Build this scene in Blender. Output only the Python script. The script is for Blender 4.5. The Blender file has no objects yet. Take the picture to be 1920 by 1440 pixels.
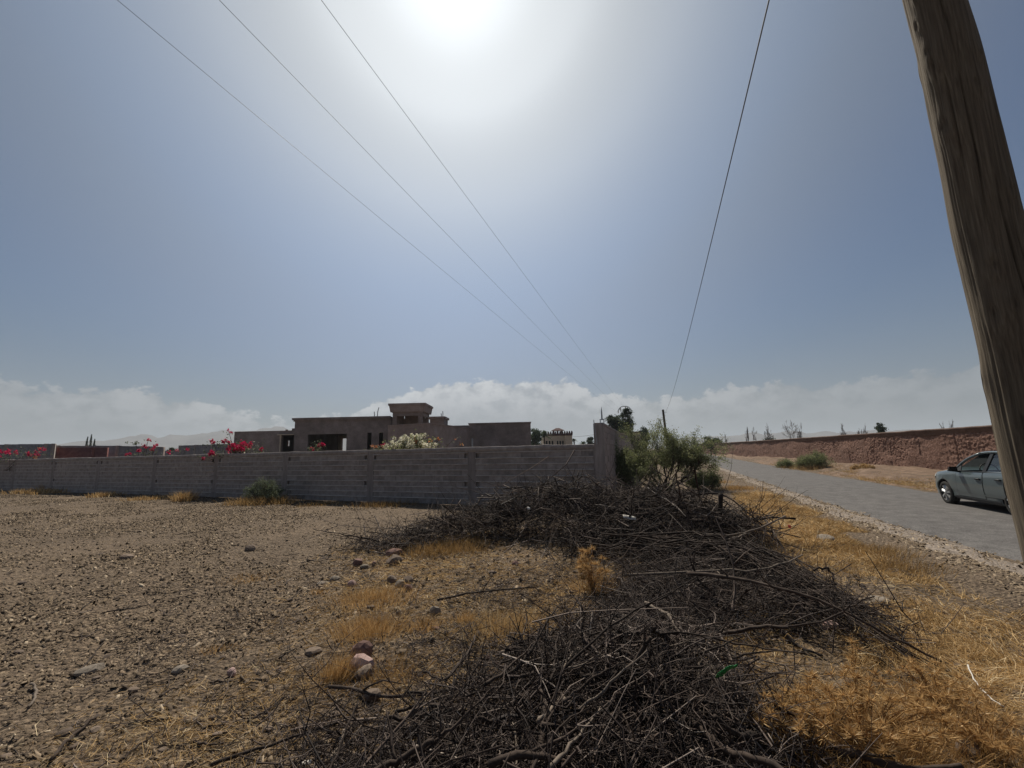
import bpy, bmesh, math, random
import numpy as np
from mathutils import Vector, Matrix

# ------------------------------------------------------------------ camera
sc = bpy.context.scene
col = sc.collection
FPX, PITCH, ROLL, EYE = 830.0, math.atan(126 / 830.0), math.atan(0.022), 1.75
fw = np.array([0, math.cos(PITCH), math.sin(PITCH)])
u0 = np.array([0, -math.sin(PITCH), math.cos(PITCH)])
r0 = np.array([1.0, 0, 0])
CU = u0 * math.cos(ROLL) + r0 * math.sin(ROLL)
CR = r0 * math.cos(ROLL) - u0 * math.sin(ROLL)
cam_d = bpy.data.cameras.new('camera')
cam = bpy.data.objects.new('camera', cam_d)
col.objects.link(cam)
cam_d.sensor_fit = 'HORIZONTAL'
cam_d.sensor_width = 36
cam_d.lens = 36 * FPX / 1920
cam_d.clip_start = 0.05
cam_d.clip_end = 40000
cam.matrix_world = Matrix(((CR[0], CU[0], -fw[0], 0), (CR[1], CU[1], -fw[1], 0), (CR[2], CU[2], -fw[2], EYE), (0, 0, 0, 1)))
sc.camera = cam

# ------------------------------------------------------------------ light
SUN_EL, SUN_AZ = math.radians(52.8), math.radians(-7.6)       # azimuth from +Y towards +X
sun_dir = Vector((math.sin(SUN_AZ) * math.cos(SUN_EL), math.cos(SUN_AZ) * math.cos(SUN_EL), math.sin(SUN_EL)))
sl = bpy.data.lights.new('sun', 'SUN')
sl.energy = 4.9
sl.angle = math.radians(0.6)
sl.color = (1.0, 0.92, 0.79)
so = bpy.data.objects.new('sun', sl)
so.rotation_euler = sun_dir.to_track_quat('Z', 'Y').to_euler()
so.location = (0, 0, 30)
col.objects.link(so)

vs = sc.view_settings
vs.view_transform = 'Standard'
vs.look = 'None'
vs.gamma = 1
vs.exposure = 0.02
vs.use_curve_mapping = False

# ------------------------------------------------------------------ world: Nishita sky and a low bank of cloud all round the horizon
w = bpy.data.worlds.new('World')
sc.world = w
w.use_nodes = True
nt = w.node_tree
nt.nodes.clear()
def N(t, **k):
    n = nt.nodes.new(t)
    for a, b in k.items():
        setattr(n, a, b)
    return n
def L(a, b):
    nt.links.new(a, b)
def mth(op, a, b=None, c=None, clamp=False):
    n = N('ShaderNodeMath', operation=op)
    n.use_clamp = clamp
    for i, v in enumerate((a, b, c)):
        if v is None:
            continue
        if isinstance(v, (int, float)):
            n.inputs[i].default_value = v
        else:
            L(v, n.inputs[i])
    return n.outputs[0]
def sstep(v, a, b):
    n = N('ShaderNodeMapRange', interpolation_type='SMOOTHSTEP')
    n.inputs[1].default_value = a
    n.inputs[2].default_value = b
    L(v, n.inputs[0])
    return n.outputs[0]
def cmix(f, a, b):
    n = N('ShaderNodeMix', data_type='RGBA')
    for s, v in ((0, f), (6, a), (7, b)):
        if isinstance(v, (int, float)):
            n.inputs[s].default_value = v
        elif isinstance(v, tuple):
            n.inputs[s].default_value = v
        else:
            L(v, n.inputs[s])
    return n.outputs[2]
sky = N('ShaderNodeTexSky', sky_type='NISHITA')
sky.sun_disc = False
sky.sun_elevation = SUN_EL
sky.sun_rotation = SUN_AZ
sky.altitude = 400
sky.air_density = 1.0
sky.dust_density = 3.0
sky.ozone_density = 2.0
tc = N('ShaderNodeTexCoord')
sx = N('ShaderNodeSeparateXYZ')
L(tc.outputs['Generated'], sx.inputs[0])
az = mth('ARCTAN2', sx.outputs[0], sx.outputs[1])
el = mth('ARCSINE', sx.outputs[2])
u = mth('MULTIPLY_ADD', az, 1 / (2 * math.pi), 0.5)
fc = N('ShaderNodeFloatCurve')
cv = fc.mapping.curves[0]
# height of the cloud tops (fraction of 20 degrees) round the horizon, the part in view from the photograph
pts = [(0, .34), (.07, .42), (.14, .32), (.21, .44), (.28, .36), (.34, .38), (.365, .36), (.383, .33), (.401, .29), (.424, .24), (.437, .22), (.452, .34), (.470, .42), (.482, .45), (.5, .455), (.517, .44),
       (.532, .34), (.555, .30), (.574, .35), (.59, .35), (.605, .32), (.618, .34), (.63, .34), (.66, .34), (.72, .42), (.8, .34), (.88, .44), (.95, .38), (1, .34)]
while len(cv.points) < len(pts):
    cv.points.new(0.5, 0.5)
for p_, (a_, b_) in zip(cv.points, pts):
    p_.location = (a_, b_)
fc.mapping.update()
L(u, fc.inputs[1])
prof = mth('MULTIPLY', fc.outputs[0], math.radians(20))
mp = N('ShaderNodeMapping')
mp.inputs['Scale'].default_value = (1, 1, 1.5)
L(tc.outputs['Generated'], mp.inputs[0])
def noise(scale, detail, rough=.55, seed=0.0):
    n = N('ShaderNodeTexNoise', noise_dimensions='4D')
    n.inputs['Scale'].default_value = scale
    n.inputs['Detail'].default_value = detail
    n.inputs['Roughness'].default_value = rough
    n.inputs['W'].default_value = seed
    L(mp.outputs[0], n.inputs['Vector'])
    return n.outputs['Fac']
n1 = noise(26, 10, .58, 1.3)
n2 = noise(7, 5, .55, 4.1)
n3 = noise(60, 8, .6, 7.7)
d0 = mth('SUBTRACT', prof, el)
d1 = mth('MULTIPLY_ADD', mth('SUBTRACT', n1, .5), .085, d0)
d2 = mth('MULTIPLY_ADD', mth('SUBTRACT', n2, .5), .07, d1)
d2 = mth('MULTIPLY_ADD', mth('SUBTRACT', n3, .5), .032, d2)
mask = sstep(d2, -.001, .009)
body = sstep(n1, .32, .62)                                   # billows inside the bank
deep = sstep(d2, .0, .13)                                     # lower part dissolves into the dusty air
def grey(v, r, g, b):
    n = N('ShaderNodeCombineColor')
    for i, k in enumerate((r, g, b)):
        L(mth('MULTIPLY', v, k), n.inputs[i])
    return n.outputs[0]
# hazy air: flatten the sky's range a little and whiten it round the sun
lum0 = N('ShaderNodeRGBToBW')
L(sky.outputs[0], lum0.inputs[0])
vd = N('ShaderNodeVectorMath', operation='DOT_PRODUCT')
L(tc.outputs['Generated'], vd.inputs[0])
vd.inputs[1].default_value = sun_dir
gain = mth('SUBTRACT', mth('MULTIPLY_ADD', sstep(vd.outputs['Value'], .58, .92), .46, .79), mth('MULTIPLY_ADD', sstep(vd.outputs['Value'], .92, .972), .20, mth('MULTIPLY', sstep(vd.outputs['Value'], .972, .992), .2)))
tint = N('ShaderNodeMix', data_type='RGBA', blend_type='MULTIPLY')
tint.inputs[0].default_value = 1
L(sky.outputs[0], tint.inputs[6])
tint.inputs[7].default_value = (.86, 1.01, 1.15, 1)
cooled = tint.outputs[2]
hue = cmix(sstep(vd.outputs['Value'], .82, 1.0), grey(lum0.outputs[0], .79, 1.0, 1.38), grey(lum0.outputs[0], .955, 1.0, 1.03))
hazy0 = cmix(sstep(vd.outputs['Value'], .6, .82), cooled, hue)
vm = N('ShaderNodeVectorMath', operation='SCALE')
L(hazy0, vm.inputs[0])
L(gain, vm.inputs['Scale'])
hazy = vm.outputs[0]
lum = N('ShaderNodeRGBToBW')
L(hazy, lum.inputs[0])
top_c = grey(mth('MULTIPLY', lum.outputs[0], mth('MULTIPLY_ADD', body, .66, 1.1)), .97, 1.0, 1.03)
low_c = grey(lum.outputs[0], .87, .92, 1.03)
cloud_c = cmix(mth('MULTIPLY', deep, .8), top_c, low_c)
thin = mth('MULTIPLY_ADD', sstep(mth('COSINE', mth('ADD', az, .1)), .62, .97), .4, .6)      # thinner away from the sun's side
op = mth('MULTIPLY', mth('MULTIPLY', mask, thin), mth('MULTIPLY_ADD', body, .3, .7))
dust = sstep(el, math.radians(17), math.radians(-1))          # pale dusty air near the horizon
dusty = cmix(mth('MULTIPLY', dust, .45), hazy, low_c)
full = cmix(op, dusty, cloud_c)
bg = N('ShaderNodeBackground')
bg.inputs['Strength'].default_value = 0.055
L(full, bg.inputs[0])
wo = N('ShaderNodeOutputWorld')
L(bg.outputs[0], wo.inputs[0])

sc.cycles.max_bounces = 6
sc.cycles.diffuse_bounces = 3
sc.cycles.transparent_max_bounces = 8
sc.cycles.sample_clamp_indirect = 3
sc.cycles.sample_clamp_direct = 8
sc.cycles.use_denoising = True

# ------------------------------------------------------------------ helpers
rng = np.random.default_rng(7)
random.seed(7)
def ray(px, py):
    return fw + CR * ((px - 960) / FPX) + CU * ((720 - py) / FPX)
def AT(px, py, Y):
    d = ray(px, py)
    return d * (Y / d[1]) + np.array([0, 0, EYE])
def G(px, py, z=0.0):
    d = ray(px, py)
    return d * ((z - EYE) / d[2]) + np.array([0, 0, EYE])

def vnoise(x, y, z=0.0, seed=0):
    x, y, z = np.broadcast_arrays(np.asarray(x, float), np.asarray(y, float), np.asarray(z, float))
    xi, yi, zi = np.floor(x).astype(np.int64), np.floor(y).astype(np.int64), np.floor(z).astype(np.int64)
    fx, fy, fz = x - xi, y - yi, z - zi
    fx, fy, fz = (t * t * (3 - 2 * t) for t in (fx, fy, fz))
    def h(a, b, c):
        n = (a * 374761393 + b * 668265263 + c * 2147483647 + seed * 974711) & 0xffffffff
        n = ((n ^ (n >> 13)) * 1274126177) & 0xffffffff
        n = ((n ^ (n >> 16)) * 2246822519) & 0xffffffff
        return ((n ^ (n >> 15)) & 0xffffff) / float(0xffffff)
    r = 0
    for dx in (0, 1):
        for dy in (0, 1):
            for dz in (0, 1):
                wt = (fx if dx else 1 - fx) * (fy if dy else 1 - fy) * (fz if dz else 1 - fz)
                r = r + wt * h(xi + dx, yi + dy, zi + dz)
    return r - 0.5
def fbm(x, y, z=0.0, oct=4, seed=0, gain=.5):
    r, a = 0, 1.0
    for i in range(oct):
        r = r + a * vnoise(np.asarray(x) * 2 ** i, np.asarray(y) * 2 ** i, np.asarray(z) * 2 ** i, seed + i * 17)
        a *= gain
    return r

def np_mesh(name, V, F, tone=None, smooth=False):
    """V (n,3); F (m,k) one face size, or a list of such arrays."""
    me = bpy.data.meshes.new(name)
    V = np.asarray(V, np.float32)
    Fs = [np.asarray(f, np.int32) for f in (F if isinstance(F, list) else [F]) if len(f)]
    me.vertices.add(len(V))
    me.vertices.foreach_set('co', V.ravel())
    nl = sum(f.size for f in Fs)
    npoly = sum(len(f) for f in Fs)
    me.loops.add(nl)
    me.polygons.add(npoly)
    me.loops.foreach_set('vertex_index', np.concatenate([f.ravel() for f in Fs]))
    starts, o = [], 0
    for f in Fs:
        starts.append(o + np.arange(len(f)) * f.shape[1])
        o += f.size
    me.polygons.foreach_set('loop_start', np.concatenate(starts).astype(np.int32))
    me.update(calc_edges=True)
    if smooth:
        me.polygons.foreach_set('use_smooth', np.ones(npoly, bool))
    if tone is not None:
        at = me.attributes.new('tone', 'FLOAT', 'POINT')
        at.data.foreach_set('value', np.asarray(tone, np.float32))
    me.validate()
    return me

class MB:
    """collects boxes, prisms, tubes and sheets into one mesh"""
    def __init__(s):
        s.v, s.f = [], []
    def add(s, vs_, fs_):
        o = len(s.v)
        s.v += [tuple(map(float, p)) for p in vs_]
        s.f += [tuple(o + i for i in f) for f in fs_]
        return s
    def box(s, x0, x1, y0, y1, z0, z1):
        return s.add([(x0, y0, z0), (x1, y0, z0), (x1, y1, z0), (x0, y1, z0), (x0, y0, z1), (x1, y0, z1), (x1, y1, z1), (x0, y1, z1)],
                     [(0, 3, 2, 1), (4, 5, 6, 7), (0, 1, 5, 4), (1, 2, 6, 5), (2, 3, 7, 6), (3, 0, 4, 7)])
    def hexa(s, b, t):
        n = len(b)
        return s.add(list(b) + list(t), [tuple(range(n))[::-1], tuple(range(n, 2 * n))] + [(i, (i + 1) % n, n + (i + 1) % n, n + i) for i in range(n)])
    def tube(s, pts_, rad, k=8, cap=True):
        P = np.asarray(pts_, float)
        r = np.full(len(P), rad) if np.isscalar(rad) else np.asarray(rad, float)
        V, F = tubes(P[None], r[None], k)
        o = len(s.v)
        s.v += [tuple(p) for p in V]
        s.f += [tuple(int(i) + o for i in f) for f in F]
        if cap:
            n = len(P)
            s.f.append(tuple(o + i for i in range(k))[::-1])
            s.f.append(tuple(o + (n - 1) * k + i for i in range(k)))
        return s
    def build(s, name, m, parent=None, smooth=False):
        me = bpy.data.meshes.new(name)
        me.from_pydata(s.v, [], s.f)
        bm = bmesh.new()
        bm.from_mesh(me)
        bmesh.ops.recalc_face_normals(bm, faces=bm.faces)
        bm.to_mesh(me)
        bm.free()
        if smooth:
            me.polygons.foreach_set('use_smooth', np.ones(len(me.polygons), bool))
        return obj(name, me, m, parent)

def obj(name, me, m=None, parent=None):
    o = bpy.data.objects.new(name, me)
    col.objects.link(o)
    if m is not None and not me.materials:
        me.materials.append(m)
    if parent is not None:
        o.parent = parent
    return o
def tag(o, label=None, cat=None, group=None, kind=None):
    if label:
        o['label'] = label
    if cat:
        o['category'] = cat
    if group:
        o['group'] = group
    if kind:
        o['kind'] = kind
    return o
def empty(name, loc=(0, 0, 0), rz=0):
    o = bpy.data.objects.new(name, None)
    col.objects.link(o)
    o.location = [float(t) for t in loc]
    o.rotation_euler = (0, 0, rz)
    o.empty_display_size = .2
    return o
def copy_tree(o, parent=None):
    c = o.copy()
    col.objects.link(c)
    c.parent = parent
    for ch in [q for q in o.children]:
        copy_tree(ch, c)
    return c

def tubes(P, Rr, k=3):
    """P (T,n,3) polylines, Rr (T,n) radii -> verts, quads"""
    T, n, _ = P.shape
    tan = np.gradient(P, axis=1) if n > 2 else np.repeat(P[:, 1:] - P[:, :1], 2, axis=1)
    tan /= np.linalg.norm(tan, axis=2, keepdims=True) + 1e-9
    ref = np.where(np.abs(tan[:, :1, 2:3]) > .9, np.array([1.0, 0, 0]), np.array([0, 0, 1.0]))
    a = np.cross(tan, np.broadcast_to(ref, tan.shape))
    a /= np.linalg.norm(a, axis=2, keepdims=True) + 1e-9
    b = np.cross(tan, a)
    th = np.arange(k) * 2 * math.pi / k
    V = P[:, :, None, :] + Rr[:, :, None, None] * (np.cos(th)[None, None, :, None] * a[:, :, None, :] + np.sin(th)[None, None, :, None] * b[:, :, None, :])
    idx = np.arange(T * n * k).reshape(T, n, k)
    q0, q1 = idx[:, :-1], idx[:, 1:]
    Q = np.stack([q0, np.roll(q0, -1, 2), np.roll(q1, -1, 2), q1], -1).reshape(-1, 4)
    return V.reshape(-1, 3), Q

def wig(start, dirs, Ln, n=6, curl=.25, grav=0.0, r=rng):
    """curving stems: start (T,3), dirs (T,3), length (T,)"""
    T = len(start)
    d = dirs / (np.linalg.norm(dirs, axis=1, keepdims=True) + 1e-9)
    P = np.zeros((T, n, 3))
    P[:, 0] = start
    bend = r.normal(0, curl * .5, (T, 3))
    for i in range(1, n):
        d = d + bend / n * 2 + r.normal(0, curl, (T, 3)) / math.sqrt(n)
        d[:, 2] -= grav / n
        d /= np.linalg.norm(d, axis=1, keepdims=True)
        P[:, i] = P[:, i - 1] + d * (Ln / (n - 1))[:, None]
    return P

def blades(base, dirs, Ln, wd, droop=.4, r=rng, side=None):
    """grass blades, three rows: 2 + 2 + 1 vertices"""
    T = len(base)
    d = dirs / (np.linalg.norm(dirs, axis=1, keepdims=True) + 1e-9)
    a = r.normal(0, 1, (T, 3))
    a = a - d * np.sum(a * d, 1, keepdims=True)
    a /= np.linalg.norm(a, axis=1, keepdims=True) + 1e-9
    mid = base + d * (Ln * .55)[:, None]
    d2 = d + np.stack([r.normal(0, .35, T), r.normal(0, .35, T), -np.abs(r.normal(0, droop, T))], 1)
    d2 /= np.linalg.norm(d2, axis=1, keepdims=True)
    tip = mid + d2 * (Ln * .5)[:, None]
    h = (wd * .5)[:, None]
    V = np.stack([base - a * h, base + a * h, mid + a * h * .8, mid - a * h * .8, tip], 1).reshape(-1, 3)
    i = np.arange(T)[:, None] * 5
    return V, [i + np.array([[0, 1, 2, 3]]), i + np.array([[3, 2, 4]])]

def leafq(c, size, r=rng, flat=0.0, aspect=.5):
    """small leaf quads (diamonds) with random attitude"""
    T = len(c)
    a = r.normal(0, 1, (T, 3))
    a[:, 2] *= (1 - flat)
    a /= np.linalg.norm(a, axis=1, keepdims=True)
    b = r.normal(0, 1, (T, 3))
    b = b - a * np.sum(a * b, 1, keepdims=True)
    b /= np.linalg.norm(b, axis=1, keepdims=True)
    s = (size * np.ones(T))[:, None]
    V = np.stack([c - a * s, c - b * s * aspect, c + a * s, c + b * s * aspect], 1).reshape(-1, 3)
    return V, np.arange(T * 4).reshape(T, 4)

# ------------------------------------------------------------------ materials
def C(h):
    """sRGB hex -> linear"""
    v = [int(h[i:i + 2], 16) / 255 for i in (0, 2, 4)]
    return tuple([x / 12.92 if x <= .04045 else ((x + .055) / 1.055) ** 2.4 for x in v] + [1.0])
def mat(name, ramp, scale=4.0, detail=8, rough=.9, bump=0.0, bscale=None, stretch=(1, 1, 1), fac='noise', trans=0.0, spec=.25, metal=0.0, tone_amt=0.0, rnd=0.0, second=None, coat=0.0, speck=None, bdist=.02, nrough=.6, vbump=None):
    m = bpy.data.materials.new(name)
    m.use_nodes = True
    t = m.node_tree
    t.nodes.clear()
    def n(ty, **k):
        q = t.nodes.new(ty)
        for a, b in k.items():
            setattr(q, a, b)
        return q
    lk = t.links.new
    out = n('ShaderNodeOutputMaterial')
    p = n('ShaderNodeBsdfPrincipled')
    p.inputs['Roughness'].default_value = rough
    p.inputs['Metallic'].default_value = metal
    p.inputs['Specular IOR Level'].default_value = spec
    if coat:
        p.inputs['Coat Weight'].default_value = coat
        p.inputs['Coat Roughness'].default_value = .06
    tcn = n('ShaderNodeTexCoord')
    mpn = n('ShaderNodeMapping')
    mpn.inputs['Scale'].default_value = stretch
    lk(tcn.outputs['Object'], mpn.inputs[0])
    oi = n('ShaderNodeObjectInfo')
    def nz(s, dt, sd=0.0, rg=None):
        q = n('ShaderNodeTexNoise', noise_dimensions='4D')
        q.inputs['Scale'].default_value = s
        q.inputs['Detail'].default_value = dt
        q.inputs['Roughness'].default_value = rg or nrough
        lk(mpn.outputs[0], q.inputs['Vector'])
        if rnd:
            mm = n('ShaderNodeMath', operation='MULTIPLY_ADD')
            lk(oi.outputs['Random'], mm.inputs[0])
            mm.inputs[1].default_value = 37.0
            mm.inputs[2].default_value = sd
            lk(mm.outputs[0], q.inputs['W'])
        else:
            q.inputs['W'].default_value = sd
        return q.outputs['Fac']
    rp = n('ShaderNodeValToRGB')
    e = rp.color_ramp.elements
    while len(e) < len(ramp):
        e.new(.5)
    for x, (pos, c) in zip(e, ramp):
        x.position = pos
        x.color = C(c) if isinstance(c, str) else c
    if fac == 'tone':
        at = n('ShaderNodeAttribute', attribute_name='tone')
        lk(at.outputs['Fac'], rp.inputs[0])
    elif fac == 'random':
        lk(oi.outputs['Random'], rp.inputs[0])
    else:
        lk(nz(scale, detail), rp.inputs[0])
    c = rp.outputs[0]
    def mul(c, v, lo, hi, a=0.3, b=.7):
        mr = n('ShaderNodeMapRange')
        mr.inputs[1].default_value, mr.inputs[2].default_value = a, b
        mr.inputs[3].default_value, mr.inputs[4].default_value = lo, hi
        lk(v, mr.inputs[0])
        mx = n('ShaderNodeMix', data_type='RGBA', blend_type='MULTIPLY')
        mx.inputs[0].default_value = 1
        lk(c, mx.inputs[6])
        cc = n('ShaderNodeCombineColor')
        for i in range(3):
            lk(mr.outputs[0], cc.inputs[i])
        lk(cc.outputs[0], mx.inputs[7])
        return mx.outputs[2]
    if second:                                     # (scale, lo, hi): a second, larger or finer blotch
        for i, (s2, lo, hi) in enumerate(second):
            c = mul(c, nz(s2, 6, 3.3 + i), lo, hi)
    if speck:                                      # (scale, lo, hi) mineral grains
        vo = n('ShaderNodeTexVoronoi')
        vo.inputs['Scale'].default_value = speck[0]
        lk(mpn.outputs[0], vo.inputs['Vector'])
        sp = n('ShaderNodeSeparateColor')
        lk(vo.outputs['Color'], sp.inputs[0])
        c = mul(c, sp.outputs[0], speck[1], speck[2], 0, 1)
    if tone_amt:
        at = n('ShaderNodeAttribute', attribute_name='tone')
        c = mul(c, at.outputs['Fac'], 1 - tone_amt, 1 + tone_amt, 0, 1)
    if rnd:
        c = mul(c, oi.outputs['Random'], 1 - rnd, 1 + rnd, 0, 1)
    lk(c, p.inputs['Base Color'])
    if bump:
        bn = n('ShaderNodeBump')
        bn.inputs['Strength'].default_value = bump
        bn.inputs['Distance'].default_value = bdist
        lk(nz(bscale or scale * 4, 8, 9.1), bn.inputs['Height'])
        lk(bn.outputs[0], p.inputs['Normal'])
    if vbump:                                      # (scale, distance): shallow broken flakes
        vo2 = n('ShaderNodeTexVoronoi')
        vo2.inputs['Scale'].default_value = vbump[0]
        vo2.inputs['Randomness'].default_value = 1
        mp2 = n('ShaderNodeMapping')
        mp2.inputs['Scale'].default_value = (.6, 1.0, 1.0)
        mp2.inputs['Rotation'].default_value = (0, 0, .3)
        lk(tcn.outputs['Object'], mp2.inputs[0])
        lk(mp2.outputs[0], vo2.inputs['Vector'])
        sp2 = n('ShaderNodeSeparateColor')
        lk(vo2.outputs['Color'], sp2.inputs[0])
        ad = n('ShaderNodeMath', operation='MULTIPLY_ADD')
        lk(sp2.outputs[1], ad.inputs[0])
        ad.inputs[1].default_value = .6
        iv = n('ShaderNodeMath', operation='SUBTRACT')
        iv.inputs[0].default_value = .6
        lk(vo2.outputs['Distance'], iv.inputs[1])
        lk(iv.outputs[0], ad.inputs[2])
        b2 = n('ShaderNodeBump')
        b2.inputs['Strength'].default_value = 1.0
        b2.inputs['Distance'].default_value = vbump[1]
        lk(ad.outputs[0], b2.inputs['Height'])
        if bump:
            lk(bn.outputs[0], b2.inputs['Normal'])
        lk(b2.outputs[0], p.inputs['Normal'])
    if trans:
        tr = n('ShaderNodeBsdfTranslucent')
        lk(c, tr.inputs[0])
        mx = n('ShaderNodeMixShader')
        mx.inputs[0].default_value = trans
        lk(p.outputs[0], mx.inputs[1])
        lk(tr.outputs[0], mx.inputs[2])
        lk(mx.outputs[0], out.inputs[0])
    else:
        lk(p.outputs[0], out.inputs[0])
    return m

def glass_mat(name, tint=(.75, .82, .8, 1)):
    m = bpy.data.materials.new(name)
    m.use_nodes = True
    t = m.node_tree
    t.nodes.clear()
    out = t.nodes.new('ShaderNodeOutputMaterial')
    tr = t.nodes.new('ShaderNodeBsdfTransparent')
    tr.inputs[0].default_value = tint
    gl = t.nodes.new('ShaderNodeBsdfGlossy')
    gl.inputs['Roughness'].default_value = .02
    fr = t.nodes.new('ShaderNodeFresnel')
    fr.inputs[0].default_value = 1.5
    mx = t.nodes.new('ShaderNodeMixShader')
    t.links.new(fr.outputs[0], mx.inputs[0])
    t.links.new(tr.outputs[0], mx.inputs[1])
    t.links.new(gl.outputs[0], mx.inputs[2])
    t.links.new(mx.outputs[0], out.inputs[0])
    return m

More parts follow.
